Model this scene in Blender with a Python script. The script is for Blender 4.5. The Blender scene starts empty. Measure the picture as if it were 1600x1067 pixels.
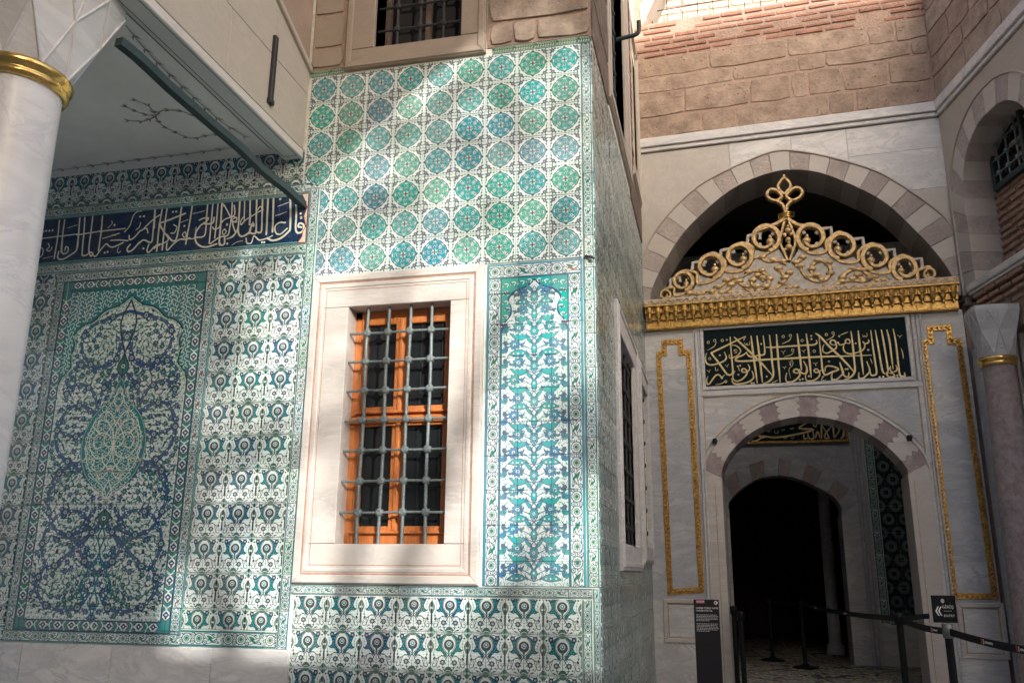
import bpy, math, random
import numpy as np
from mathutils import Matrix, Vector
random.seed(7)
E = 1.45                      # eye height above the court paving
# ------------------------------------------------------------------ camera
FPX, YAW, PITCH, ROLL = 1348.06, 0.233228, 0.261306, 0.008648
def cam_axes():
    f = np.array([-math.sin(YAW), math.cos(YAW), 0.]); r = np.array([math.cos(YAW), math.sin(YAW), 0.]); u = np.array([0, 0, 1.])
    f2 = f*math.cos(PITCH)+u*math.sin(PITCH); u2 = -f*math.sin(PITCH)+u*math.cos(PITCH)
    return r*math.cos(ROLL)+u2*math.sin(ROLL), f2, -r*math.sin(ROLL)+u2*math.cos(ROLL)
CR, CF, CU = cam_axes()
sc = bpy.context.scene
cam = bpy.data.cameras.new('camera'); camo = bpy.data.objects.new('camera', cam); sc.collection.objects.link(camo)
cam.sensor_width = 36; cam.lens = 36*FPX/1600; cam.clip_end = 400; cam.clip_start = 0.05
Mc = Matrix(((CR[0], CU[0], -CF[0], 0), (CR[1], CU[1], -CF[1], 0), (CR[2], CU[2], -CF[2], E), (0, 0, 0, 1)))
camo.matrix_world = Mc; sc.camera = camo
# ------------------------------------------------------------------ light
SUN_DIR = Vector((-0.62, 1.0, -0.45)).normalized()      # the way the light travels
SUN_STRENGTH, SKY_STRENGTH, EXPOSURE = 2.0, 0.15, 1.76
sel = math.asin(-SUN_DIR.z); saz = math.atan2(-SUN_DIR.x, -SUN_DIR.y)
world = bpy.data.worlds.new('World'); sc.world = world; world.use_nodes = True
wn = world.node_tree; wn.nodes.clear()
sky = wn.nodes.new('ShaderNodeTexSky'); sky.sky_type = 'NISHITA'; sky.sun_disc = False
sky.sun_elevation = sel; sky.sun_rotation = saz; sky.dust_density = 5.0; sky.air_density = 0.8; sky.ozone_density = 0.4
bg = wn.nodes.new('ShaderNodeBackground'); bg.inputs[1].default_value = SKY_STRENGTH
wo = wn.nodes.new('ShaderNodeOutputWorld'); wn.links.new(sky.outputs[0], bg.inputs[0]); wn.links.new(bg.outputs[0], wo.inputs[0])
sl = bpy.data.lights.new('sun', 'SUN'); sl.energy = SUN_STRENGTH; sl.angle = math.radians(0.6); sl.color = (1, .955, .88)
so = bpy.data.objects.new('sun', sl); sc.collection.objects.link(so)
so.rotation_euler = SUN_DIR.to_track_quat('-Z', 'Y').to_euler(); so.location = (5, -8, 12)
sc.view_settings.view_transform = 'Standard'; sc.view_settings.look = 'None'; sc.view_settings.exposure = EXPOSURE
sc.view_settings.gamma = 1; sc.view_settings.use_curve_mapping = False
sc.render.engine = 'CYCLES'
try:
    sc.cycles.use_denoising = True; sc.cycles.max_bounces = 8; sc.cycles.diffuse_bounces = 5; sc.cycles.glossy_bounces = 3
    sc.cycles.caustics_reflective = False; sc.cycles.caustics_refractive = False
except Exception: pass
# ------------------------------------------------------------------ frames of the walls (u along, v height above eye, w out of the wall)
class Frame:
    def __init__(s, o, t):
        s.o = np.array([o[0], o[1], E], float); s.t = np.array([t[0], t[1], 0.]); s.t /= np.linalg.norm(s.t)
        s.n = np.cross(s.t, [0, 0, 1.])
        t_, n_ = s.t, s.n
        s.M = Matrix(((t_[0], 0, n_[0], s.o[0]), (t_[1], 0, n_[1], s.o[1]), (0, 1, 0, s.o[2]), (0, 0, 0, 1)))
        s.k = (s.o-[0, 0, E])@s.n
    def px(s, x, y, w=0.):     # a point measured on the photograph, as (u, v) on this wall
        d = (x-800)/FPX*CR-(y-533.5)/FPX*CU+CF
        q = d*(s.k+w)/(d@s.n)
        return (float((q-(s.o-[0, 0, E]))@s.t), float(q[2]))
WF = Frame((0, 5.8), (1, 0))                                   # tiled wall facing the camera
Y3 = -0.05475948
WP = Frame((-math.sin(Y3)*10.212, math.cos(Y3)*10.212), (math.cos(Y3), math.sin(Y3)))   # portal wall
XR, XB = -0.771, -3.122
WS = Frame((XR, 0), (0, 1))                                    # side wall, u = depth y
WB = Frame((XB, 0), (0, 1))                                    # wall over the porch beam
WR = Frame((2.766, 10.076), (0.216, -0.976))                   # wall on the right
WI = Frame((0, 13.0), (1, 0))                                  # inner wall of the passage
FL = Frame((0, 0), (1, 0)); FL.M = Matrix(((1, 0, 0, 0), (0, 1, 0, 0), (0, 0, 1, 0), (0, 0, 0, 1)))   # plain world axes
def onz(x, y, z):             # a measured point on the level z above the eye -> world x, y
    d = (x-800)/FPX*CR-(y-533.5)/FPX*CU+CF; q = d*z/d[2]; return float(q[0]), float(q[1])
def ony(x, y, yy):
    d = (x-800)/FPX*CR-(y-533.5)/FPX*CU+CF; q = d*yy/d[1]; return float(q[0]), float(q[2])
# ------------------------------------------------------------------ mesh builder
class MB:
    def __init__(s): s.v = []; s.f = []; s.uv = {}; s.sm = set()
    def add(s, vs, fs, smooth=False, uvs=None):
        b = len(s.v); s.v += [tuple(map(float, p)) for p in vs]
        for i, f in enumerate(fs):
            if smooth: s.sm.add(len(s.f))
            if uvs and uvs[i]: s.uv[len(s.f)] = uvs[i]
            s.f.append([b+j for j in f])
    def box(s, u0, u1, v0, v1, w0, w1): s.cbox(u0, u1, v0, v1, w0, w1, 0)
    def cbox(s, u0, u1, v0, v1, w0, w1, c=.004, uv=None, jit=0):
        c = min(c, (u1-u0)*.3, (v1-v0)*.3)
        r = lambda: random.uniform(-jit, jit)
        if c <= 0 or w1-w0 < c*1.01:
            P = [(u0, v0, w0), (u1, v0, w0), (u1, v1, w0), (u0, v1, w0), (u0, v0, w1), (u1, v0, w1), (u1, v1, w1), (u0, v1, w1)]
            s.add(P, [(3, 2, 1, 0), (4, 5, 6, 7), (0, 1, 5, 4), (1, 2, 6, 5), (2, 3, 7, 6), (3, 0, 4, 7)],
                  uvs=[None, uvq(uv)]+[None]*4 if uv else None); return
        P = [(u0, v0, w0), (u1, v0, w0), (u1, v1, w0), (u0, v1, w0)]
        a = [(u0+r(), v0+r()), (u1+r(), v0+r()), (u1+r(), v1+r()), (u0+r(), v1+r())]
        P += [(x, y, w1-c) for x, y in a]
        P += [(a[0][0]+c, a[0][1]+c, w1), (a[1][0]-c, a[1][1]+c, w1), (a[2][0]-c, a[2][1]-c, w1), (a[3][0]+c, a[3][1]-c, w1)]
        F = [(3, 2, 1, 0), (8, 9, 10, 11)]
        for i in range(4):
            j = (i+1) % 4; F += [(i, j, 4+j, 4+i), (4+i, 4+j, 8+j, 8+i)]
        U = None
        if uv:
            q = uvq(uv); U = [None, q]
            for i in range(4):
                j = (i+1) % 4; U += [(q[i], q[j], q[j], q[i])]*2
        s.add(P, F, uvs=U)
    def prism(s, pts, w0, w1, c=0):
        n = len(pts)
        A = sum(pts[i][0]*pts[(i+1) % n][1]-pts[(i+1) % n][0]*pts[i][1] for i in range(n))
        if A < 0: pts = pts[::-1]
        P = [(x, y, w0) for x, y in pts]
        if c > 0:
            ins = []
            for i in range(n):
                a, b, d = np.array(pts[i-1]), np.array(pts[i]), np.array(pts[(i+1) % n])
                e1 = b-a; e2 = d-b; e1 = e1/(np.linalg.norm(e1)+1e-9); e2 = e2/(np.linalg.norm(e2)+1e-9)
                m = np.array([-(e1+e2)[1], (e1+e2)[0]]); L = np.linalg.norm(m)
                m = m/L if L > 1e-6 else np.array([-e1[1], e1[0]])
                k = c/max(.45, m@np.array([-e1[1], e1[0]])); ins.append(b+m*k)
            P += [(x, y, w1-c) for x, y in pts]+[(x, y, w1) for x, y in ins]; T = 2*n
            F = [tuple(range(n))[::-1], tuple(range(2*n, 3*n))]
            for i in range(n):
                j = (i+1) % n; F += [(i, j, n+j, n+i), (n+i, n+j, 2*n+j, 2*n+i)]
        else:
            P += [(x, y, w1) for x, y in pts]
            F = [tuple(range(n))[::-1], tuple(range(n, 2*n))]+[(i, (i+1) % n, n+(i+1) % n, n+i) for i in range(n)]
        s.add(P, F)
    def strip(s, top, bot, w0, w1):       # solid between two polylines of equal length
        n = len(top); P = []
        for a, b in zip(top, bot): P += [(a[0], a[1], w0), (b[0], b[1], w0), (a[0], a[1], w1), (b[0], b[1], w1)]
        F = [(0, 1, 3, 2), (4*n-4, 4*n-2, 4*n-1, 4*n-3)]
        for i in range(n-1):
            a = 4*i; b = a+4
            F += [(a+2, a+3, b+3, b+2), (a, b, b+1, a+1), (a, a+2, b+2, b), (a+1, b+1, b+3, a+3)]
        s.add(P, F)
    def relief(s, pts, wid, w0, h, taper=True, closed=False, flat=.45):   # raised brush stroke
        n = len(pts); P = []; pts = [np.array(p, float) for p in pts]
        for i in range(n):
            a = pts[(i-1) % n] if closed or i else pts[0]; b = pts[(i+1) % n] if closed or i < n-1 else pts[-1]
            t = b-a; t /= np.linalg.norm(t)+1e-9; m = np.array([-t[1], t[0]])
            k = wid(i/(n-1)) if callable(wid) else wid
            if taper and not closed: k *= .45+.55*min(1, 4*min(i, n-1-i)/n+.12)
            for o, z in ((-.5, 0), (-.5*flat, h), (.5*flat, h), (.5, 0)): q = pts[i]+m*k*o; P.append((q[0], q[1], w0+z))
        F = []
        for i in range(n if closed else n-1):
            a = 4*i; b = 4*((i+1) % n)
            F += [(a, a+1, b+1, b), (a+1, a+2, b+2, b+1), (a+2, a+3, b+3, b+2)]
        if not closed: F += [(0, 3, 2, 1), (4*n-4, 4*n-3, 4*n-2, 4*n-1)]
        s.add(P, F)
    def tube(s, pts, r, n=8, closed=False, smooth=True):
        pts = [np.array(p, float) for p in pts]; m = len(pts); P = []; up = None
        for i in range(m):
            a = pts[(i-1) % m] if closed or i else pts[0]; b = pts[(i+1) % m] if closed or i < m-1 else pts[-1]
            t = b-a; t /= np.linalg.norm(t)+1e-12
            if up is None: up = np.array([0, 0, 1.]) if abs(t[2]) < .9 else np.array([1., 0, 0])
            x = np.cross(t, up); x /= np.linalg.norm(x)+1e-12; y = np.cross(x, t); up = y
            rr = r(i/(m-1)) if callable(r) else r
            for k in range(n):
                g = 2*math.pi*(k+.5)/n; P.append(pts[i]+rr*(x*math.cos(g)+y*math.sin(g)))
        F = []
        for i in range(m if closed else m-1):
            for k in range(n): a = i*n; b = ((i+1) % m)*n; F.append((a+k, a+(k+1) % n, b+(k+1) % n, b+k))
        s.add(P, F, smooth)
        if not closed: s.add(P[:n], [tuple(range(n))[::-1]]); s.add(P[-n:], [tuple(range(n))])
    def lathe(s, cx, cy, prof, n=32, smooth=True, ax=2):   # prof: (radius, height)
        P = []
        for r, z in prof:
            for k in range(n):
                g = 2*math.pi*k/n; P.append((cx+r*math.cos(g), cy+r*math.sin(g), z))
        m = len(prof); F = []
        for i in range(m-1):
            for k in range(n): F.append((i*n+k, i*n+(k+1) % n, (i+1)*n+(k+1) % n, (i+1)*n+k))
        s.add(P, F, smooth); s.add(P[:n], [tuple(range(n))[::-1]]); s.add(P[-n:], [tuple(range(n))])
    def ball(s, c, r, n=8, m=5, sq=(1, 1, 1)):
        P = [(c[0], c[1], c[2]-r*sq[2])]; F = []
        for i in range(1, m):
            a = math.pi*i/m-math.pi/2
            for k in range(n): g = 2*math.pi*k/n; P.append((c[0]+r*sq[0]*math.cos(a)*math.cos(g), c[1]+r*sq[1]*math.cos(a)*math.sin(g), c[2]+r*sq[2]*math.sin(a)))
        P.append((c[0], c[1], c[2]+r*sq[2])); L = len(P)-1
        for k in range(n):
            F.append((0, 1+(k+1) % n, 1+k)); F.append((L, L-n+k, L-n+(k+1) % n))
            for i in range(m-2): a = 1+i*n; F.append((a+k, a+(k+1) % n, a+n+(k+1) % n, a+n+k))
        s.add(P, F, True)
    def mesh(s, name, mat, shift=None):
        v = np.array(s.v); 
        if shift is not None: v = v-np.array(shift)
        me = bpy.data.meshes.new(name); me.from_pydata(v.tolist(), [], s.f)
        if s.uv:
            l = me.uv_layers.new(name='UVMap')
            for fi, q in s.uv.items():
                p = me.polygons[fi]
                for k, li in enumerate(p.loop_indices): l.data[li].uv = q[k]
        for fi in s.sm: me.polygons[fi].use_smooth = True
        me.materials.append(mat); me.update()
        return me
def uvq(r):
    if len(r) == 4 and not isinstance(r[0], tuple): a, b, c, d = r; return ((a, b), (c, b), (c, d), (a, d))
    return r
WM = {}
def link(o, M, parent, kind=None, label=None, cat=None, group=None):
    sc.collection.objects.link(o); WM[o.name] = M
    if parent is not None: o.parent = parent; o.matrix_parent_inverse = WM[parent.name].inverted()
    o.matrix_basis = M
    if kind: o['kind'] = kind
    if label: o['label'] = label
    if cat: o['category'] = cat
    if group: o['group'] = group
    return o
def obj(name, mb, mat, parent=None, F=FL, **kw):
    v = np.array(mb.v); lo, hi = v.min(0), v.max(0); c = (lo+hi)/2
    if F is FL: c[2] = lo[2]
    else: c[1] = lo[1]
    me = mb.mesh(name, mat, c)
    return link(bpy.data.objects.new(name, me), F.M @ Matrix.Translation(Vector(c)), parent, **kw)
def inst(name, me, M, parent, **kw): return link(bpy.data.objects.new(name, me), M, parent, **kw)
def thing(name, label, cat, loc, group=None, kind=None):
    return link(bpy.data.objects.new(name, None), Matrix.Translation(Vector(loc)), None, kind, label, cat, group)
def crv(pts, n=6, closed=False):         # Catmull-Rom through the points
    P = [np.array(p, float) for p in pts]
    if len(P) < 3 and not closed: return [P[0]+(P[1]-P[0])*i/max(2, n//2) for i in range(max(2, n//2)+1)]
    out = []; m = len(P)
    for i in range(m if closed else m-1):
        p1, p2 = P[i], P[(i+1) % m]
        p0 = P[i-1] if i or closed else 2*p1-p2
        p3 = P[(i+2) % m] if closed or i+2 < m else 2*p2-p1
        for k in range(n):
            t = k/n; out.append(.5*(2*p1+(p2-p0)*t+(2*p0-5*p1+4*p2-p3)*t*t+(3*p1-p0-3*p2+p3)*t**3))
    if not closed: out.append(P[-1])
    return out
def resample(pts, n):
    P = np.array(pts); d = np.r_[0, np.cumsum(np.linalg.norm(np.diff(P, axis=0), axis=1))]
    s = np.linspace(0, d[-1], n); return np.stack([np.interp(s, d, P[:, k]) for k in range(P.shape[1])], 1)
def clip(poly, u0, u1, v0, v1):
    for ax, val, sg in ((0, u0, 1), (0, u1, -1), (1, v0, 1), (1, v1, -1)):
        out = []
        for i in range(len(poly)):
            a, b = poly[i-1], poly[i]; ia = (a[ax]-val)*sg >= 0; ib = (b[ax]-val)*sg >= 0
            if ia != ib:
                t = (val-a[ax])/(b[ax]-a[ax]); out.append((a[0]+(b[0]-a[0])*t, a[1]+(b[1]-a[1])*t))
            if ib: out.append(tuple(b))
        poly = out
        if len(poly) < 3: return []
    q = []
    for p in poly:
        if not q or abs(p[0]-q[-1][0])+abs(p[1]-q[-1][1]) > 1e-4: q.append(p)
    return q if len(q) > 2 else []
# ------------------------------------------------------------------ painter for glazed and printed patterns
class Paint:
    def __init__(s, w, h, bg, W=1., H=1.):
        s.w, s.h, s.W, s.H = w, h, W, H; s.a = np.empty((h, w, 3), np.float32); s.a[:] = bg
        s.T = [(np.eye(2), np.zeros(2), 1.)]; s.wrapx = s.wrapy = 0; s.mir = None
    def push(s, ox, oy, k=1., rot=0., flip=False):
        A, b, sc_ = s.T[-1]; c, n = math.cos(rot), math.sin(rot); R = np.array([[c, -n], [n, c]])*k
        if flip: R = R@np.array([[-1., 0], [0, 1]])
        s.T.append((A@R, A@np.array([ox, oy])+b, sc_*k))
    def pop(s): s.T.pop()
    def _each(s, pts):
        A, b, k = s.T[-1]; P = np.array(pts, float)@A.T+b
        L = [P]
        if s.mir is not None: Q = P.copy(); Q[:, 0] = 2*s.mir-Q[:, 0]; L.append(Q)
        out = []
        for P in L:
            for dx in ((0, -s.wrapx, s.wrapx) if s.wrapx else (0,)):
                for dy in ((0, -s.wrapy, s.wrapy) if s.wrapy else (0,)): out.append(P+[dx, dy])
        return out, k
    def _box(s, P, m):
        x0 = int(math.floor((P[:, 0].min()-m)/s.W*s.w)); x1 = int(math.ceil((P[:, 0].max()+m)/s.W*s.w))
        y0 = int(math.floor((P[:, 1].min()-m)/s.H*s.h)); y1 = int(math.ceil((P[:, 1].max()+m)/s.H*s.h))
        x0, x1, y0, y1 = max(0, x0), min(s.w, x1+1), max(0, y0), min(s.h, y1+1)
        if x0 >= x1 or y0 >= y1: return None
        X = (np.arange(x0, x1)+.5)/s.w*s.W; Y = (np.arange(y0, y1)+.5)/s.h*s.H
        return x0, x1, y0, y1, X[None, :], Y[:, None]
    def _mix(s, b, cov, col):
        v = s.a[b[2]:b[3], b[0]:b[1]]; v += cov[..., None]*(np.array(col, np.float32)-v)
    def line(s, pts, wd, col, smooth=True, n=6, closed=False, taper=False):
        P0 = np.array(crv(pts, n, closed)) if smooth else np.array(pts, float)
        if closed: P0 = np.r_[P0, P0[:1]]
        Ls, k = s._each(P0); aa = s.W/s.w
        for P in Ls:
            r0 = wd*k/2; b = s._box(P, r0+aa)
            if not b: continue
            D = np.full((b[3]-b[2], b[1]-b[0]), 1e9, np.float32); m = len(P)-1
            for i in range(m):
                p, q = P[i], P[i+1]; d = q-p; L2 = d@d+1e-12
                t = np.clip(((b[4]-p[0])*d[0]+(b[5]-p[1])*d[1])/L2, 0, 1)
                r = r0*(1 if not taper else .3+.7*math.sin(math.pi*(i+.5)/m))
                D = np.minimum(D, np.hypot(b[4]-p[0]-t*d[0], b[5]-p[1]-t*d[1])-r)
            s._mix(b, np.clip(.5-D/aa, 0, 1), col)
    def poly(s, pts, col, edge=None, ew=0):
        Ls, k = s._each(pts); aa = s.W/s.w
        for P in Ls:
            e = ew*k; b = s._box(P, e/2+aa)
            if not b: continue
            D = np.full((b[3]-b[2], b[1]-b[0]), 1e9, np.float32); ins = np.zeros(D.shape, bool); m = len(P)
            for i in range(m):
                p, q = P[i-1], P[i]; d = q-p; L2 = d@d+1e-12
                t = np.clip(((b[4]-p[0])*d[0]+(b[5]-p[1])*d[1])/L2, 0, 1)
                D = np.minimum(D, np.hypot(b[4]-p[0]-t*d[0], b[5]-p[1]-t*d[1]))
                if abs(d[1]) > 1e-12:
                    c = ((p[1] > b[5]) != (q[1] > b[5])) & (b[4] < d[0]*(b[5]-p[1])/d[1]+p[0]); ins ^= c
            S = np.where(ins, -D, D)
            if edge is not None: s._mix(b, np.clip(.5-(S-e/2)/aa, 0, 1), edge); s._mix(b, np.clip(.5-(S+e/2)/aa, 0, 1), col)
            else: s._mix(b, np.clip(.5-S/aa, 0, 1), col)
    def disc(s, x, y, r, col, edge=None, ew=0, n=18, lob=0, amp=.18, ph=0, sx=1., sy=1.):
        g = np.linspace(0, 2*math.pi, max(n, lob*6 or n), endpoint=False); R = r*(1+(amp*np.cos(lob*g+ph) if lob else 0))
        s.poly(np.stack([x+sx*R*np.cos(g), y+sy*R*np.sin(g)], 1), col, edge, ew)
    def leaf(s, x, y, L, wd, ang, col, edge=None, ew=0, bend=0.):
        t = np.linspace(0, 1, 9); h = wd/2*np.sin(math.pi*t**.8); cx = t*L; cy = bend*np.sin(math.pi*t)*L
        P = np.r_[np.stack([cx, cy+h], 1), np.stack([cx, cy-h], 1)[::-1][1:-1]]
        c, n = math.cos(ang), math.sin(ang)
        s.poly(P@np.array([[c, n], [-n, c]])+[x, y], col, edge, ew)
    def image(s, name):
        im = bpy.data.images.new(name, s.w, s.h, alpha=False)
        A = np.ones((s.h, s.w, 4), np.float32); A[..., :3] = np.clip(s.a, 0, 1)
        im.pixels.foreach_set(A.ravel()); im.update(); im.pack(); return im
WHT = (.825, .87, .855); TRQ = (.30, .62, .61); TEAL = (.02, .39, .45); GRN = (.08, .44, .40); BLU = (.16, .30, .58); NAVY = (.09, .15, .36)
DRK = (.14, .19, .26); MUV = (.36, .37, .43); RED = (.60, .20, .13); PALE = (.80, .88, .84)
def tex_roundel():
    p = Paint(384, 384, WHT)
    # roundel with ogival points
    g = np.linspace(0, 2*math.pi, 96, endpoint=False)
    R = .408*(1+.050*np.cos(4*g)**3+.014*np.abs(np.cos(6*g))); P = np.stack([.5+R*np.cos(g), .5+R*np.sin(g)], 1)
    p.poly(P, (.12, .42, .46), DRK, .014)
    p.poly(.5+(P-.5)*.93, TRQ, (.62, .78, .74), .010)
    for k in range(8):
        a = k*math.pi/4
        p.leaf(.5+.350*math.cos(a-.22), .5+.350*math.sin(a-.22), .16, .050, a+math.pi/2+.05, WHT, DRK, .008, -.12)
        p.disc(.5+.30*math.cos(a+.39), .5+.30*math.sin(a+.39), .022, GRN)
    for k in range(8):
        a = k*math.pi/4+math.pi/8
        p.line([(.5+.08*math.cos(a), .5+.08*math.sin(a)), (.5+.16*math.cos(a+.3), .5+.16*math.sin(a+.3)), (.5+.27*math.cos(a+.1), .5+.27*math.sin(a+.1))], .012, WHT)
    for k in range(4):
        a = k*math.pi/2+math.pi/4
        p.disc(.5+.25*math.cos(a), .5+.25*math.sin(a), .052, WHT, DRK, .01, lob=6)
        p.disc(.5+.25*math.cos(a), .5+.25*math.sin(a), .02, (.15, .35, .5))
        a = k*math.pi/2
        p.disc(.5+.185*math.cos(a), .5+.185*math.sin(a), .052, WHT, DRK, .011)
        p.disc(.5+.185*math.cos(a), .5+.185*math.sin(a), .026, (.12, .42, .42), DRK, .006)
    for k in range(16):
        a = k*math.pi/8+.2; p.leaf(.5+.29*math.cos(a), .5+.29*math.sin(a), .055, .024, a+1.1*(1 if k % 2 else -1), (.80, .88, .85), (.12, .35, .40), .005); p.disc(.5+.335*math.cos(a+.2), .5+.335*math.sin(a+.2), .010, (.12, .35, .42))
        p.leaf(.5+.13*math.cos(a), .5+.13*math.sin(a), .05, .02, a+.7*(1 if k % 2 else -1), (.12, .38, .42))
    for k in range(4): p.leaf(.5, .5, .13, .05, k*math.pi/2+.78, WHT, DRK, .007)
    p.disc(.5, .5, .04, RED, DRK, .008, lob=6)
    for i in range(4):       # corner sprays
        p.push(.5, .5, 1, i*math.pi/2)
        p.disc(.385, .385, .056, MUV, (.26, .30, .35), .012, lob=7, amp=.22); p.disc(.385, .385, .017, WHT)
        for a, L in ((.3, .09), (1.27, .09), (-.75, .10), (2.3, .10)):
            p.leaf(.385+.05*math.cos(a), .385+.05*math.sin(a), L*1.05, .044, a, (.30, .42, .43))
        p.line([(.385, .385), (.44, .30), (.45, .20)], .009, MUV); p.line([(.385, .385), (.30, .44), (.20, .45)], .009, MUV)
        p.leaf(.43, .24, .08, .045, -1.2, GRN, DRK, .006); p.leaf(.24, .43, .08, .045, 2.7, GRN, DRK, .006); p.disc(.44, .30, .022, MUV, DRK, .008); p.disc(.30, .44, .022, MUV, DRK, .008)
        p.leaf(.455, -.04, .09, .05, 1.57, (.20, .38, .36), DRK, .006); p.leaf(.46, -.15, .07, .036, 1.5, MUV); p.leaf(.46, .15, .07, .036, -1.5, MUV)
        p.pop()
    return p.image('roundel_glaze')
def tex_ogee():
    p = Paint(384, 384, WHT); p.wrapx = 1; p.wrapy = 1; p.mir = .5
    D = (.15, .18, .22)
    for i in range(13):
        for j in range(13):
            x, y = (i+.5)/13*.5, (j+.5)/13; a = (i*2.1+j*1.3)
            p.line([(x-.012, y), (x, y+.012*math.cos(a)), (x+.013, y+.006)], .0055, (.52, .64, .66)); 
            if (i+j) % 3 == 0: p.disc(x, y, .008, (.20, .50, .56))
    # teal cloud scrolls flanking the ogee
    side = crv([(.345, .95), (.28, .90), (.235, .845), (.155, .87), (.185, .78), (.215, .69), (.185, .61), (.12, .565), (.19, .525), (.26, .535), (.33, .48), (.40, .40), (.45, .44), (.37, .54), (.305, .64), (.295, .75), (.33, .86), (.41, .95)], 4, True)
    p.poly(side, TEAL, D, .012)
    p.poly(crv([(.5, 1.0), (.42, .93), (.33, .80), (.32, .68), (.38, .57), (.5, .44)], 5)+[(.5, .44)], WHT, D, .014)
    p.poly(crv([(.5, .97), (.40, .82), (.36, .70), (.42, .57), (.5, .47)], 5)+[(.5, .47)], WHT)
    p.disc(.5, .70, .125, (.29, .29, .32), D, .012, lob=11, amp=.12, n=66)
    p.disc(.5, .72, .06, TEAL, WHT, .012, lob=5); p.disc(.5, .725, .024, WHT)
    p.poly([(.455, .60), (.5, .46), (.545, .60)], GRN, D, .008)
    # crossing stems and scrolls
    for x, y in ((.22, .80), (.24, .72), (.24, .63), (.21, .56), (.31, .52), (.27, .58), (.27, .80)): p.disc(x, y, .012, (.45, .66, .62))
    p.line([(.20, .08), (.15, .22), (.19, .35), (.30, .40), (.40, .36), (.45, .28)], .012, D); p.line([(.24, .93), (.16, .97), (.12, 1.02)], .012, D)
    p.leaf(.075, .30, .09, .05, 1.1, (.29, .29, .32), D, .008); p.leaf(.44, .20, .08, .03, 2.4, TEAL); p.leaf(.39, .12, .07, .03, 3.6, (.29, .29, .32)); p.disc(.24, .13, .02, D); p.disc(.07, .88, .022, (.30, .36, .36), D, .008); p.leaf(.02, .93, .07, .035, 1.0, TEAL)
    p.line([(.36, .99), (.30, 1.04), (.22, 1.05)], .012, D); p.leaf(.30, .02, .08, .035, 2.5, D)
    p.line([(.5, .44), (.57, .38), (.66, .42), (.76, .38), (.80, .27), (.86, .14), (.93, .12), (.95, .19), (.90, .22)], .016, D)
    p.line([(.5, .44), (.57, .34), (.62, .24), (.66, .12), (.60, .03), (.5, -.06)], .016, D)
    p.line([(.5, .44), (.44, .50), (.36, .47)], .014, D)
    p.line([(.5, -.06), (.60, -.02), (.72, -.02), (.80, -.06)], .014, D)
    p.line([(.5, -.06), (.42, -.0), (.40, .04)], .014, D)
    p.line([(.5, .46), (.5, .12)], .011, D)
    for x, y, r in ((.33, .24, .062), (.19, -.10, .058)):
        p.disc(x, y, r, MUV if y > 0 else (.27, .28, .42), D, .014, lob=9, amp=.2, n=54); p.disc(x, y, r*.42, WHT); p.disc(x, y, r*.2, D)
    p.disc(.5, .03, .10, (.28, .45, .40), D, .014, sy=.95); p.line([(.41, .0), (.5, .045), (.59, .0)], .014, WHT); p.poly([(.44, .05), (.5, .13), (.56, .05)], (.29, .29, .32))
    # half palmettes on the joints, diamonds on the corners
    p.poly(crv([(0, .80), (.06, .70), (.066, .62), (.035, .54), (0, .48)], 4)+[(0, .48)], (.40, .50, .48), D, .010); p.line([(.105, .80), (.125, .70), (.12, .62), (.075, .50), (.10, .44)], .009, D)
    p.line([(0, .46), (.0, .20)], .009, D); p.disc(.0, .63, .025, WHT)
    p.poly([(0, .11), (.09, 0), (0, -.11)], (.35, .60, .55), D, .01); p.line([(0, 0), (.07, 0)], .01, WHT)
    p.line([(.06, .46), (.10, .36), (.20, .34)], .011, D); p.line([(.0, .2), (.08, .26), (.16, .34)], .011, D)
    p.leaf(.10, .40, .07, .03, 2.2, TEAL)
    return p.image('ogee_glaze')
def border_unit(p, L=1., dark=DRK):       # one repeat of the floral border, 1 long and .36 high
    H = .36
    p.poly([(0, 0), (L, 0), (L, H), (0, H)], (.80, .87, .86))
    for y in (.018, H-.018): p.line([(0, y), (L, y)], .03, (.20, .45, .47), False); 
    for y in (.04, H-.04): p.line([(0, y), (L, y)], .01, dark, False)
    for x in np.arange(.03, L, .075):      # dense blossom filling
        for y in (.09, .17, .26):
            xx = x+.03*math.sin(x*40+y*30)
            p.line([(xx-.03, y), (xx, y+.03), (xx+.03, y)], .009, dark); p.disc(xx, y+.02, .014, dark)
    for cx in (.16, .47):
        p.disc(cx, .18, .115, WHT, dark, .016, lob=10, amp=.05, n=60); p.disc(cx, .18, .07, (.62, .76, .68), dark, .008); p.disc(cx, .18, .03, (.16, .42, .38), dark, .008)
        for k in range(10): a = k*.628; p.line([(cx+.04*math.cos(a), .18+.04*math.sin(a)), (cx+.10*math.cos(a), .18+.10*math.sin(a))], .006, dark)
    for x, c in ((.79, (.24, .48, .38)),):
        p.leaf(x-.21, .29, .44, .13, -.50, WHT, dark, .014, .02); p.leaf(x-.13, .25, .28, .06, -.50, c, dark, .006)
        p.leaf(x-.18, .07, .40, .07, .45, WHT, dark, .012, -.03)
        p.leaf(x-.09, .19, .2, .05, -.55, (.60, .30, .24) if p.T[-1][1][0] % .5 > .25 else GRN)
    for x, y in ((.315, .10), (.315, .27), (.62, .09), (.96, .27), (.02, .10)):
        p.disc(x, y, .042, WHT, dark, .012, lob=6, amp=.25, n=36); p.disc(x, y, .014, TEAL)
def tex_border():
    p = Paint(512, 184, WHT, 1., .36); border_unit(p); return p.image('floral_border_glaze')
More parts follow.
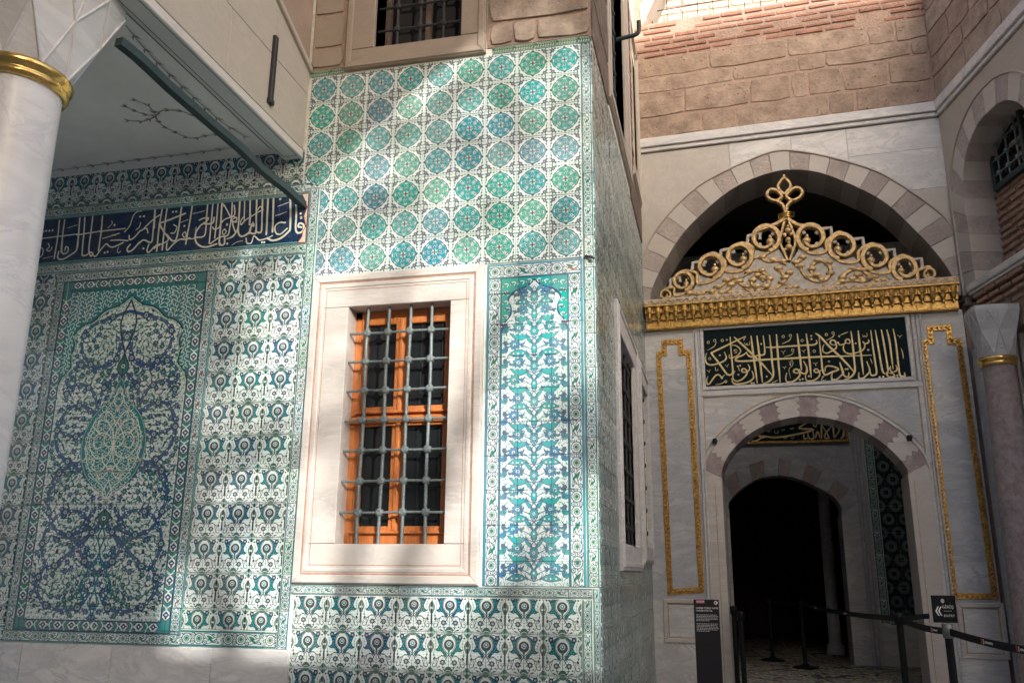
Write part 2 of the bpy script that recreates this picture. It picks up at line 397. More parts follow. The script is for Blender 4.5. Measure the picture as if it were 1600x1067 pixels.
def tex_plait():
    p = Paint(256, 96, (.16, .36, .22), 1., .375)
    for x in np.arange(0, 1.1, .125):
        p.leaf(x, .04, .19, .06, .95, (.88, .90, .80), DRK, .008, .05); p.leaf(x+.10, .34, .19, .05, -.95, (.82, .86, .74), DRK, .008, .05)
    p.line([(0, .012), (1, .012)], .02, WHT, False); p.line([(0, .363), (1, .363)], .02, WHT, False)
    return p.image('plait_glaze')
def tex_blossom_panel():            # narrow panel right of the window, .745 x 2.27 m
    W, H = .745, 2.27; p = Paint(600, 1828, WHT, W, H)
    bw = .118; k = bw/.36
    m = W/2
    for yb in np.arange(-.02, H, k):
        p.push(bw+.002, yb, k, math.pi/2); border_unit(p, dark=(.26, .28, .38)); p.pop()
        p.push(W-bw-.002, yb+k, k, -math.pi/2); border_unit(p, dark=(.26, .28, .38)); p.pop()
    for xb in (0.0, m): p.push(xb, H-bw-.01, m/1., 0); p.T[-1] = (np.array([[m, 0], [0, k]]), np.array([xb, H-bw]), k); border_unit(p, dark=(.26, .28, .38)); p.pop()
    p.poly([(bw, 0), (W-bw, 0), (W-bw, H-bw), (bw, H-bw)], WHT)
    p.mir = m
    p.line([(.006, 0), (.006, H)], .014, (.25, .55, .62), False); p.line([(0, H-.006), (m, H-.006)], .014, (.25, .55, .62), False)
    p.line([(bw, 0), (bw, H-bw)], .012, (.18, .40, .48), False); p.line([(bw, H-bw), (m, H-bw)], .012, (.2, .3, .45), False)
    for i in range(9):
        for j in range(66):
            x, y = bw+.012+.030*(i+.5*(j % 2)), .012+.033*j
            if x > m or y > H-bw: continue
            a = i*1.9+j*2.6; c, s_ = math.cos(a), math.sin(a)
            p.line([(x-.013*c, y-.013*s_), (x+.005*s_, y-.005*c), (x+.013*c, y+.013*s_)], .004, (.36, .56, .60)); 
            if (i+j) % 3 == 0: p.leaf(x, y, .02, .009, a+1, (.30, .60, .62))
    # arched head with turquoise spandrel
    ht = H-bw
    arch = crv([(bw+.0, ht-.40), (bw+.03, ht-.33), (bw+.075, ht-.27), (bw+.075, ht-.20), (bw+.055, ht-.15), (bw+.11, ht-.10), (bw+.19, ht-.07), (m, ht-.02)], 5)
    p.poly([tuple(q) for q in arch]+[(m, ht), (bw, ht)], (.20, .62, .58)); p.line([tuple(q) for q in arch], .014, (.2, .28, .45), False); p.line([(q[0]+.008, q[1]-.012) for q in arch], .008, WHT, False)
    for x, y in ((.03, -.04), (.09, -.03), (.15, -.025), (.035, -.10), (.03, -.17), (.045, -.22), (.03, -.28), (.02, -.34), (.21, -.015)):
        p.line([(bw+x-.02, ht+y-.02), (bw+x, ht+y), (bw+x+.022, ht+y-.008), (bw+x+.012, ht+y-.026)], .007, WHT); p.disc(bw+x-.012, ht+y-.012, .007, RED)
    OL = (.30, .42, .50); T2 = (.25, .62, .62); B2 = (.28, .55, .68)
    def flower(x, y, r, c, lob=8): p.disc(x, y, r, c, OL, .006, lob=lob, amp=.2, n=lob*6); p.disc(x, y, r*.42, WHT, OL, .004); p.disc(x, y, r*.18, OL)
    def carnation(x, y, s_, c, a=0):
        for j in range(-2, 3): p.leaf(x, y, s_, s_*.42, a+j*.42+math.pi/2, c, OL, .004)
    def tick(x, y, a): p.leaf(x, y, .05, .016, a, OL, None, 0, .3)
    y = .03; n = 0
    while y < ht-.08:
        top = y > ht-.42
        p.line([(m, y), (m-.02, y+.03), (m, y+.07), (m-.016, y+.105), (m, y+.13)], .007, OL)
        # long serrated leaves, a pair each side
        L = .135 if not top else .09; x0 = m-.05-(0 if n % 2 else .01)
        sg = 1 if n % 3 else -.4
        p.leaf(x0, y+.02, L, .048, math.pi-.16*sg, T2, OL, .006, .14*sg)
        for j in range(3): p.disc(x0-.03-.033*j, y+.024+.013*sg, .0085, WHT, OL, .003)
        p.line([(m, y+.0), (x0, y+.02)], .006, OL)
        p.line([(m, y+.03), (m-.06, y+.065), (m-.13, y+.085), (m-.19, y+.07)], .006, OL)
        xf = m-.12 if n % 2 else m-.15
        if top: xf = m-.09
        flower(xf, y+.085, .034, B2 if n % 3 != 1 else T2, 9); tick(xf-.03, y+.07, 2.6); tick(xf+.02, y+.11, .6)
        if n % 2: flower(m, y+.055, .032, T2, 8)
        else:
            p.disc(m, y+.05, .022, T2, OL, .006, sy=1.5); p.disc(m, y+.055, .008, WHT)
        p.leaf(m-.02, y+.09, .085, .022, math.pi*.72, T2, OL, .005); p.leaf(m-.012, y+.075, .06, .016, math.pi*.60, OL)
        if not top: carnation(m-.215, y+.03+.02*(n % 2), .042, T2 if n % 2 else B2, .5); p.line([(m-.21, y+.03), (m-.225, y+.09), (m-.20, y+.13)], .006, OL); p.disc(m-.222, y+.10, .015, MUV, OL, .005, lob=6)
        for a, xx, yy in ((2.2, -.03, .01), (1.9, -.08, .06), (2.9, -.18, .10), (.4, -.16, .05), (3.5, -.07, .11), (2.4, -.11, .13)): tick(m+xx, y+yy, a)
        y += .128; n += 1
    return p.image('blossom_panel_glaze')
def tex_medallion():                # large panel with pointed medallion, 1.50 x 3.01 m; x from left edge, y from its foot
    W, H = 1.50, 3.01; p = Paint(900, 1806, WHT, W, H); m = W/2
    OL = (.13, .20, .28); BL = (.22, .36, .54); p.mir = None
    for yb in np.arange(0, H, .25):
        p.push(.09, yb, .25, math.pi/2); border_unit(p); p.pop(); p.push(W-.09, yb+.25, .25, -math.pi/2); border_unit(p); p.pop()
    for xb in np.arange(0, W, .25): p.push(xb, 0, .25); border_unit(p); p.pop(); p.push(xb, H-.09, .25); border_unit(p); p.pop()
    p.mir = m
    # second border: white lattice with blue hexagons
    a0, a1 = .09, .165; GB = (.24, .49, .50)
    p.poly([(a0, a0), (m, a0), (m, a0+.075), (a0+.075, a0+.075), (a0+.075, H-a0-.075), (m, H-a0-.075), (m, H-a0), (a0, H-a0)], GB)
    cells = [((.1275, yy), math.pi/2) for yy in np.arange(.22, H-.2, .124)]+[((xx, a0+.0375), 0) for xx in np.arange(.22, m, .124)]+[((xx, H-a0-.0375), 0) for xx in np.arange(.22, m, .124)]
    for (x, y), r in cells:
        p.push(x, y, 1, r); p.poly([(-.045, 0), (-.02, .030), (.02, .030), (.045, 0), (.02, -.030), (-.02, -.030)], WHT, OL, .005)
        p.poly([(-.022, 0), (0, .022), (.022, 0), (0, -.022)], (.15, .30, .50), OL, .004); p.poly([(-.035, 0), (-.026, .007), (-.018, 0), (-.026, -.007)], RED); p.disc(0, 0, .007, WHT)
        p.line([(.045, 0), (.065, .03)], .010, WHT); p.line([(.045, 0), (.065, -.03)], .010, WHT); p.line([(.062, .012), (.062, -.012)], .012, (.2, .5, .42)); p.pop()
    for e in (a0, a0+.075): p.line([(e, e), (m, e)], .008, OL, False); p.line([(e, e), (e, H-e)], .008, OL, False); p.line([(e, H-e), (m, H-e)], .008, OL, False)
    # ground of blossoms on curling stems
    rng = random.Random(3)
    for i in range(17):
        for j in range(74):
            x, y = .18+.034*(i+.5*(j % 2)), .18+.036*j
            if x > m or y > H-.19: continue
            a = i*1.9+j*2.6; c, s_ = math.cos(a), math.sin(a)
            p.line([(x-.016*c, y-.016*s_), (x+.006*s_, y-.006*c), (x+.016*c, y+.016*s_)], .0042, (.42, .58, .60))
            if (i*3+j*5) % 4 == 0: p.disc(x+.008*s_, y-.008*c, .0075, (.10, .48, .50) if j % 2 else (.30, .42, .60))
            else: p.leaf(x, y, .02, .009, a+1, (.22, .45, .47))
    def blossoms(cx, cy, r, dens=1.):
        for ring in range(1, int(r/.045)+1):
            rr = ring*.056
            nn = max(3, int(2*math.pi*rr/.062*dens))
            for j in range(nn):
                a = 6.283*j/nn+ring*.5; x, y = cx+rr*math.cos(a), cy+rr*math.sin(a)
                if not (.19 < x < m and .19 < y < H-.19): continue
                p.leaf(x-.012, y, .042, .013, a+1.2+ring, (.24, .44, .48), None, 0, .2)
                k_ = rng.random()
                if k_ < .42: p.disc(x, y, .019, (.20, .40, .60) if k_ < .25 else (.08, .48, .48), OL, .004, lob=6, amp=.22, n=30); p.disc(x, y, .006, WHT)
                else: p.leaf(x, y, .035, .018, a-.6, GRN if k_ < .85 else OL)
                p.line([(x, y), (x+.02*math.cos(a+1.6), y+.02*math.sin(a+1.6)), (x+.04*math.cos(a+2), y+.035*math.sin(a+2))], .006, OL)
    for cx, cy, r in ((.42, .50, .25), (.48, 1.02, .24), (.36, 1.5, .2), (.48, 1.95, .22), (.50, 2.38, .22), (.66, .34, .16), (.66, .75, .14), (.68, 2.1, .12), (.30, 1.25, .1), (.25, .35, .08), (.27, 2.1, .1), (.24, 1.75, .08)): blossoms(cx, cy, r)
    # great blue stems
    big = [[(m, .95), (.66, .82), (.48, .66), (.33, .55), (.24, .68), (.26, .86), (.40, .98), (.56, .97), (.62, .86)],
           [(.70, .36), (.62, .26), (.45, .24), (.30, .30), (.23, .44), (.30, .58)],
           [(.74, .52), (.63, .60), (.56, .75), (.60, .90), (.66, 1.0)],
           [(.62, .86), (.46, .80), (.32, .86), (.235, 1.05), (.26, 1.25), (.40, 1.33), (.55, 1.27)],
           [(.52, 1.35), (.36, 1.38), (.24, 1.50), (.23, 1.70), (.34, 1.83), (.50, 1.80), (.60, 1.70)],
           [(.26, 1.62), (.40, 1.58), (.52, 1.66), (.56, 1.80), (.50, 1.95), (.36, 2.02), (.26, 1.94)],
           [(m, 2.62), (.60, 2.58), (.42, 2.52), (.34, 2.38), (.40, 2.22), (.55, 2.14), (.68, 2.22), (.70, 2.36), (m, 2.44)],
           [(.70, 2.08), (.60, 1.98), (.58, 1.85)], [(.50, 2.12), (.36, 2.18), (.26, 2.10)]]
    for b_ in big:
        p.line(b_, .027, OL, n=8); p.line(b_, .019, BL, n=8)
        for i, q in enumerate(crv(b_, 3)):
            if i % 2: p.disc(q[0], q[1], .007, WHT)
            if i % 5 == 3: p.disc(q[0], q[1], .028, (.24, .34, .48), OL, .005, lob=6, amp=.2, n=36); p.disc(q[0], q[1], .012, (.15, .45, .42), WHT, .005)
    # spandrels at the head
    T_ = H-.165
    sp = crv([(.165, 2.02), (.20, 2.10), (.26, 2.16), (.25, 2.26), (.27, 2.36), (.25, 2.44), (.32, 2.52), (.42, 2.56), (.52, 2.64), (.64, 2.68), (m, 2.76)], 5)
    p.poly([tuple(q) for q in sp]+[(m, T_), (.165, T_)], (.19, .48, .50)); p.line([tuple(q) for q in sp], .012, OL, False); p.line([(q[0]+.012, q[1]-.014) for q in sp], .010, (.5, .72, .62), False)
    for i in range(340):
        x = .18+.046*(i % 13)+.012*(i//13 % 2); y = 2.08+.038*(i//13)
        if x > m or y > T_-.02: continue
        if y < np.interp(x, [q[0] for q in sp], [q[1] for q in sp])+.03 or (x > .25 and y < 2.5): continue
        a_ = i*2.4; rc = lambda dx, dy: (x+dx*math.cos(a_)-dy*math.sin(a_), y+dx*math.sin(a_)+dy*math.cos(a_)); p.line([rc(-.022, -.006), rc(-.004, .014), rc(.016, .004), rc(.008, -.012)], .0075, WHT)
    # the pointed medallion
    md = crv([(m, .985), (.735, 1.06), (.68, 1.13), (.60, 1.20), (.52, 1.30), (.475, 1.42), (.465, 1.52), (.49, 1.63), (.54, 1.74), (.62, 1.83), (.69, 1.92), (.72, 2.0), (m, 2.06)], 6)
    p.mir = None
    full = [tuple(q) for q in md]+[(2*m-q[0], q[1]) for q in md[::-1][1:]]
    p.poly(full, (.10, .47, .50), OL, .018); p.line(full, .010, (.50, .70, .68), False, closed=True)
    inner = [(m+(x-m)*.86, 1.52+(y-1.52)*.86) for x, y in full]; p.line(inner, .007, WHT, False, closed=True)
    p.mir = m
    AR = (.84, .85, .80)
    for i in range(9):
        for j in range(30):
            x, y = m-.012-.036*i-.016*(j % 2), 1.02+.036*j
            hw_ = .285*max(0, 1-abs((y-1.5)/.52)**1.6)**.8-.03
            if m-x > hw_: continue
            a_ = i*2.2+j*1.7; rc = lambda dx, dy: (x+dx*math.cos(a_)-dy*math.sin(a_), y+dx*math.sin(a_)+dy*math.cos(a_))
            p.line([rc(-.02, -.004), rc(-.004, .012), rc(.014, .003), rc(.007, -.010)], .0062, AR)
    for pts in ([(m, 1.50), (.70, 1.58), (.62, 1.60), (.57, 1.54), (.60, 1.48), (.65, 1.50)], [(m, 1.50), (.70, 1.42), (.62, 1.40), (.56, 1.46), (.53, 1.54), (.56, 1.62)],
                [(m, 1.50), (.73, 1.62), (.66, 1.70), (.60, 1.70), (.60, 1.65)], [(m, 1.50), (.73, 1.38), (.66, 1.30), (.59, 1.32), (.60, 1.38), (.54, 1.40)],
                [(m, 1.66), (.71, 1.74), (.66, 1.78), (.64, 1.74)], [(m, 1.34), (.71, 1.27), (.66, 1.24), (.64, 1.28)], [(m, 1.78), (.72, 1.84), (.71, 1.90), (m, 1.94)],
                [(m, 1.22), (.72, 1.17), (.71, 1.12), (m, 1.07)], [(m, 1.5), (.69, 1.50), (.66, 1.56), (.70, 1.64), (m, 1.70)], [(.66, 1.44), (.68, 1.36), (m, 1.30)], [(.50, 1.50), (.53, 1.44), (.5, 1.38)], [(.62, 1.6), (.55, 1.66), (.57, 1.72)]):
        p.line(pts, .009, AR)
        q = pts[-1]; p.disc(q[0], q[1], .011, AR); p.disc(pts[2][0], pts[2][1], .009, AR); p.disc(q[0], q[1], .006, RED)
    # pendants
    p.poly(crv([(m, .86), (.715, .90), (.70, .95), (.73, .985), (m, 1.0)], 4)+[(m, 1.0)], (.16, .44, .38), OL, .010)
    p.poly(crv([(m, 2.06), (.71, 2.10), (.70, 2.16), (.73, 2.22), (m, 2.27)], 4)+[(m, 2.27)], (.16, .44, .38), OL, .010)
    for y in (.93, 2.15, .62, 2.40): p.disc(m, y, .022, WHT, OL, .006, lob=6); p.disc(m, y, .009, BLU)
    p.line([(m, .20), (m-.03, .30), (m, .42), (m-.035, .55), (m, .68), (m-.03, .78), (m, .86)], .012, TEAL); p.line([(.66, .30), (.62, .42), (.66, .52), (.71, .60)], .012, TEAL)
    p.line([(m, 2.27), (.70, 2.40), (.68, 2.55), (m, 2.72)], .014, OL)
    return p.image('medallion_panel_glaze')
def tex_hexrings():
    p = Paint(256, 444, (.07, .10, .12), 1., 1.7321); p.wrapx = 1; p.wrapy = 1.7321
    for x, y in ((.0, .0), (.5, .866)):
        p.disc(x, y, .40, (.34, .42, .42), (.02, .03, .04), .03, lob=12, amp=.04, n=72); p.disc(x, y, .19, (.04, .07, .08), (.5, .56, .55), .03)
        for k in range(6): a = k*1.047+.52; p.disc(x+.55*math.cos(a)*1.04, y+.55*math.sin(a)*1.04, .055, (.14, .38, .36))
    return p.image('hexagon_ring_glaze')
# ---- strokes of the writing, traced from the photograph: view (x0, y0, scale); 'w:x,y x,y ...' in view units
VIEWS = {'A': (1095, 500, 9.7), 'B': (1205, 500, 9.7), 'C': (1310, 490, 9.7), 'D': (360, 290, 9.7), 'E': (240, 300, 9.7), 'F': (120, 310, 9.7), 'G': (50, 320, 10.67), 'H': (1130, 640, 4.85)}
DOOR_TXT = """
A26:445,255 455,420 470,600 485,780 465,822 425,830 385,810 365,780 250,620 165,510 185,485 440,360 560,300 680,245
A12:680,245 655,290 650,310
A26:505,255 560,310 700,440 800,540 930,665 1085,840
A18:460,380 540,390 600,450 590,500 530,550 440,575 430,520
A10:505,500 545,490 500,460 530,445 560,470
A22:355,480 385,560 360,615 260,660 150,680 85,650 70,580 85,500
A20:360,830 330,860 320,885 290,840 240,830 190,880 130,965 95,960 90,900 110,850
A12:390,930 360,935 300,965 220,975
A12:235,330 200,400 95,460
A8:365,675 395,695 425,665|A8:395,695 405,720|A8:90,755 120,775 150,745|A8:120,775 130,800|A10:220,710 225,760 255,765 255,740
A20:715,670 740,720 720,770 640,790 620,755 650,735 690,760 695,820 620,900 540,925 490,890 490,820 520,770
A22:775,770 800,850 780,900 700,945 560,970 490,950 465,880
A10:570,710 585,775
A26:760,235 785,450 820,700 855,955
A26:850,235 880,480 905,700 935,945
A22:945,235 965,400 965,510 920,530 880,530 800,555 740,550 700,510 695,480
A24:985,410 1060,415 1164,410 1367,395 1627,380 1707,375 1757,350 1752,300
A26:690,490 640,530 540,575 535,615 640,625 900,605 1164,590 1467,575 1867,555 2230,545 2590,530
A26:1040,225 1065,450 1080,640 1100,800 1080,880 1030,930 945,965
A10:660,340 680,380 700,350 705,380 735,370 740,325
B12:10,955 100,910
B26:78,215 95,450 110,650 135,940
B26:395,205 415,380 440,600 460,760
B26:530,205 560,430 585,650 605,870
B28:670,200 740,250 900,420 1030,540 1164,680 1260,790
B24:725,250 745,450 765,640 775,740 800,810 830,830 920,790 1020,745 920,700 830,705 815,780
B20:990,370 940,375 895,350 910,310 960,310 980,360 985,420 930,460 850,500 790,480 780,420 800,370
B18:985,370 1010,330 1030,370 1070,375 1120,350 1130,305 1164,290 1198,322 1178,355 1128,345
B12:305,260 270,310 165,360|B10:345,480 300,525 200,555|B12:960,215 920,265 835,305|B12:1050,225 1164,180
B8:150,465 183,485 215,455|B8:183,485 190,520|B8:460,455 490,470 520,445|B8:490,470 500,500|B8:635,645 670,660 705,640|B8:670,660 680,700|B8:170,705 200,720 230,700|B8:200,720 205,745
B8:270,620 290,690 300,620 320,610 325,680 270,745 290,880
B22:430,740 400,800 345,790 350,755 390,745 430,790 420,860 330,930 250,945 220,880 235,800
B22:490,620 540,720 535,800 470,805 430,750
B20:540,700 520,860 550,920 640,915 720,860 735,800 690,740 650,760 680,795 740,770 790,740
B9:760,860 800,850 760,900 790,930 830,900
B22:1040,640 1090,780 1080,820 990,900 930,915 915,850 930,790
C20:20,740 60,880 100,950 150,950 160,890
C18:60,915 0,980
C20:90,450 75,520 100,580 180,610 280,590 370,550 400,490 380,420
C20:365,425 410,455 460,430 455,390
C26:190,265 215,450 240,700 250,860 200,950 90,1010
C26:300,255 320,450 350,680 380,925
C22:430,720 475,860 430,930 350,995 310,970 310,890
C10:485,675 515,760
C24:490,250 520,480 560,750 580,880 555,930 500,930 480,870
C24:560,250 600,480 650,780 680,890 740,915
C24:650,240 690,450 740,760 755,880
C20:790,800 750,870 740,930 790,975 850,960 830,910 760,900
C18:790,790 800,880 870,870 890,830 870,780
C24:735,240 780,450 830,840
C24:830,230 870,430 910,780 930,920 970,960 1010,940 1000,890
C12:950,520 975,600 985,680
C8:890,325 930,340 965,325|C8:930,340 935,370
C9:370,310 375,350 400,330 405,350 435,340 430,290
"""
DOOR_RINGS = 'A:113,338 A:210,310 A:325,308 A:135,585 A:378,930 B:183,250 B:290,235 B:468,308 B:325,455 B:652,470 B:835,220 B:937,195'
DOOR_DOTS = 'A:395,300 A:288,533 A:560,700 A:595,690 A:570,825 A:770,955 A:803,955 A:915,362 A:1000,855 B:607,240 B:610,288 B:1030,245 B:875,628 B:570,850 B:435,905 B:478,893 C:110,840 C:140,838 C:625,960 C:680,955 C:890,935 C:900,965 C:262,450 C:452,548'
BAND_TXT = """
D30:905,155 910,400 905,640 880,700 760,800 640,835 560,800
D28:1000,240 1000,450 990,640 1010,710 1060,715 1110,670 1110,590 1050,570 1030,620 1080,630
D28:655,165 650,450 640,700|D28:570,180 560,450 545,740|D26:485,190 480,450 470,680 430,715 380,690
D26:395,200 390,450 385,700 340,730 290,720 230,755|D22:305,210 300,450 290,590|D18:220,220 210,560
D26:145,220 130,500 120,700 160,770 230,750 290,700 310,620 350,610 340,570 310,600
D18:490,370 430,400 320,470 230,530 165,590 160,540 200,480|D18:410,370 450,320 490,360
D22:830,560 740,560 680,620 690,710 750,740 860,650|D20:640,760 560,800 440,830 390,790 350,770 320,860 290,885 250,870 240,800
D10:720,315 880,255|D10:690,460 855,400|D18:0,480 70,480 100,520 60,550 0,540|D16:30,580 70,700|D20:130,560 100,680 40,760 0,790|D9:20,910 100,860 190,840
E22:1190,150 1180,350 1150,560 1120,660 1000,690 860,790|E26:1040,170 1020,500 1000,760 1020,810 1070,790 1075,700|E20:1050,170 1110,280 1160,380
E20:1220,200 1230,320 1200,370 1060,430 990,540 920,560 900,530|E22:980,170 960,400 930,700|E22:900,180 880,400 845,780|E22:820,180 800,400 785,620 740,680 640,690
E26:920,390 900,470 830,490 740,490 660,570 630,650 640,760 720,830 830,835 960,790|E22:690,430 760,400 830,400 790,460 760,470
E24:590,200 560,400 520,620 490,790|E26:425,210 400,400 370,600 340,720 300,745 240,700 100,500 200,440 480,325|E24:210,235 185,400 130,880|E20:25,270 10,550|E24:135,240 90,500 45,900
E20:100,530 200,660 210,740 100,800 0,860|E16:480,600 440,640 470,690 500,650 480,600|E22:560,700 480,720 400,720 300,790 210,885 190,850 200,780|E14:640,540 620,690 560,710 540,690
E18:300,500 350,540 310,620 260,620|E10:600,330 770,285|E10:400,470 525,420|E16:1070,560 1100,600 1060,650 1040,600 1080,560|E18:1190,460 1240,600|E18:1261,600 1200,680 1110,715|E18:1260,390 1190,420 1210,460 1261,460
F24:1185,150 1160,450 1140,640 1100,665 1020,630 960,660 850,780 780,810 765,760 810,700|F22:1261,250 1170,310 1020,450|F22:1075,520 1050,460 960,500 860,600 800,620 795,560
F16:985,190 920,200 860,260 800,420 720,515|F24:390,270 370,480 330,800|F24:240,270 210,500 180,780 210,880 240,840 200,820 150,860 95,870 85,820 110,500 125,290|F22:45,300 25,550 0,780
F20:0,560 300,510 730,460|F16:390,605 640,535|F20:775,640 640,630 520,635|F22:700,670 560,735 500,730 450,690 380,760 290,880 250,870
F10:630,740 610,800 630,830 665,800|F20:1250,380 1210,800|F22:1261,690 1180,730 1090,820 1060,790 1090,700|F16:900,480 950,440 970,370|F10:530,340 540,380 470,450
G26:460,260 430,550 370,900|G24:550,250 510,560 490,760 520,820 590,790 600,720 560,700 545,760|G26:800,220 775,500 750,740 640,840 500,915 430,880 450,780|G20:120,575 500,525 760,492
G18:270,640 290,700 240,750 300,770 340,700|G18:110,790 140,720 180,740 170,840 80,910|G10:590,390 755,335|G10:180,900 345,860
"""
BAND_DOTS = 'D:755,200 D:1068,430 D:1075,490 D:478,865 D:512,863 E:290,300 E:340,296 E:467,520 E:1110,495 E:1115,790 F:425,828 F:470,815 F:575,405 F:965,275 F:1015,270 F:1005,760 G:185,450 G:235,440 G:290,436 G:345,430'
INNER_TXT = """
H13:300,135 450,105 610,85|H14:640,95 575,140 685,150 560,185 400,210 310,200 250,195|H12:180,215 250,190 290,212 330,205|H12:290,215 240,238 215,232
H14:745,90 745,220|H12:745,110 800,205 775,215 770,190 800,150 830,110|H14:830,90 840,215|H12:840,215 880,150 830,100|H14:905,110 915,190 890,220|H12:900,215 912,150 860,100
H12:700,215 715,165 735,215|H12:680,160 685,215 650,215 640,165|H12:640,215 615,220 610,180|H7:330,160 345,165 358,155|H7:390,155 390,175 415,175 415,155|H7:440,150 455,155 470,148|H7:505,140 520,145 535,135|H7:770,88 780,92 795,85
H7:455,212 470,216 485,210|H7:510,212 525,216 540,208|H8:690,75 685,120 705,125 705,90
"""
def strokes(txt):
    for part in txt.replace('\n', '|').split('|'):
        if not part.strip(): continue
        h, b = part.split(':'); ox, oy, k = VIEWS[h[0]]; w = float(h[1:])/k
        yield w, [(ox+float(q.split(',')[0])/k, oy+float(q.split(',')[1])/k) for q in b.split()]
def marks(txt):
    for q in txt.split():
        h, b = q.split(':'); ox, oy, k = VIEWS[h]; x, y = map(float, b.split(',')); yield ox+x/k, oy+y/k
BAND_U0, BAND_U1, BAND_V0, BAND_V1 = -6.06, -3.05, 2.487, 2.908
def tex_band():
    W, H = BAND_U1-BAND_U0, BAND_V1-BAND_V0; p = Paint(2048, 288, (.045, .16, .31), W, H)
    rng = np.random.RandomState(2); 
    L = (.86, .86, .78)
    t = lambda x, y: (lambda q: (q[0]-BAND_U0, q[1]-BAND_V0))(WF.px(x, y))
    for w, pts in strokes(BAND_TXT): p.line([t(*q) for q in pts], w*.0058, L)
    for x, y in marks(BAND_DOTS): q = t(x, y); p.disc(q[0], q[1], .010, L)
    for y in (.006, H-.006): p.line([(0, y), (W, y)], .010, (.42, .66, .64), False)
    # light cusped spandrel at the right end
    p.poly([(W, .0), (W-.07, .0), (W-.035, .05), (W-.03, .10), (W-.005, .14), (W-.03, .22), (W-.005, .30), (W-.03, .36), (W-.06, .42), (W, .42)], (.80, .76, .70), RED, .006)
    return p.image('blue_inscription_glaze')
# ------------------------------------------------------------------ materials
class NT:
    def __init__(s, name):
        s.m = bpy.data.materials.new(name); s.m.use_nodes = True; s.t = s.m.node_tree; s.b = s.t.nodes['Principled BSDF']
    def n(s, ty, **kw):
        x = s.t.nodes.new(ty)
        for k, v in kw.items():
            if k.startswith('i_'): x.inputs[k[2:].replace('_', ' ')].default_value = v
            else: setattr(x, k, v)
        return x
    def l(s, a, b): s.t.links.new(a, b)
    def coord(s, rnd=True):
        tc = s.n('ShaderNodeTexCoord'); 
        if not rnd: return tc.outputs['Object']
        oi = s.n('ShaderNodeObjectInfo'); a = s.n('ShaderNodeVectorMath', operation='MULTIPLY_ADD')
        cb = s.n('ShaderNodeCombineXYZ'); mm = s.n('ShaderNodeMath', operation='MULTIPLY'); mm.inputs[1].default_value = 37.
        s.l(oi.outputs['Random'], mm.inputs[0]); s.l(mm.outputs[0], cb.inputs[0]); s.l(oi.outputs['Random'], cb.inputs[1]); s.l(mm.outputs[0], cb.inputs[2])
        s.l(tc.outputs['Object'], a.inputs[0]); a.inputs[1].default_value = (1, 1, 1); s.l(cb.outputs[0], a.inputs[2])
        return a.outputs[0]
    def noise(s, co, scale, detail=6, rough=.6, dist=0.):
        x = s.n('ShaderNodeTexNoise'); x.inputs['Scale'].default_value = scale; x.inputs['Detail'].default_value = detail
        x.inputs['Roughness'].default_value = rough; x.inputs['Distortion'].default_value = dist; s.l(co, x.inputs['Vector']); return x.outputs['Fac']
    def ramp(s, f, stops):
        r = s.n('ShaderNodeValToRGB'); e = r.color_ramp.elements
        while len(e) < len(stops): e.new(.5)
        for i, (p, c) in enumerate(stops): e[i].position = p; e[i].color = (*c, 1) if len(c) == 3 else c
        s.l(f, r.inputs[0]); return r.outputs[0]
    def mix(s, f, a, b, mode='MIX'):
        x = s.n('ShaderNodeMix', data_type='RGBA', blend_type=mode)
        for v, i in ((f, 0), (a, 6), (b, 7)):
            if hasattr(v, 'links'): s.l(v, x.inputs[i])
            else: x.inputs[i].default_value = v if i == 0 else (*v, 1)
        return x.outputs[2]
    def col(s, c):
        if hasattr(c, 'links'): s.l(c, s.b.inputs['Base Color'])
        else: s.b.inputs['Base Color'].default_value = (*c, 1)
    def bump(s, h, st=.3, d=.01):
        x = s.n('ShaderNodeBump'); x.inputs['Strength'].default_value = st; x.inputs['Distance'].default_value = d; s.l(h, x.inputs['Height']); s.l(x.outputs[0], s.b.inputs['Normal'])
    def rough(s, r, f=None, lo=0, hi=1):
        if f is None: s.b.inputs['Roughness'].default_value = r
        else:
            x = s.n('ShaderNodeMapRange'); x.inputs[3].default_value = lo; x.inputs[4].default_value = hi; s.l(f, x.inputs[0]); s.l(x.outputs[0], s.b.inputs['Roughness'])
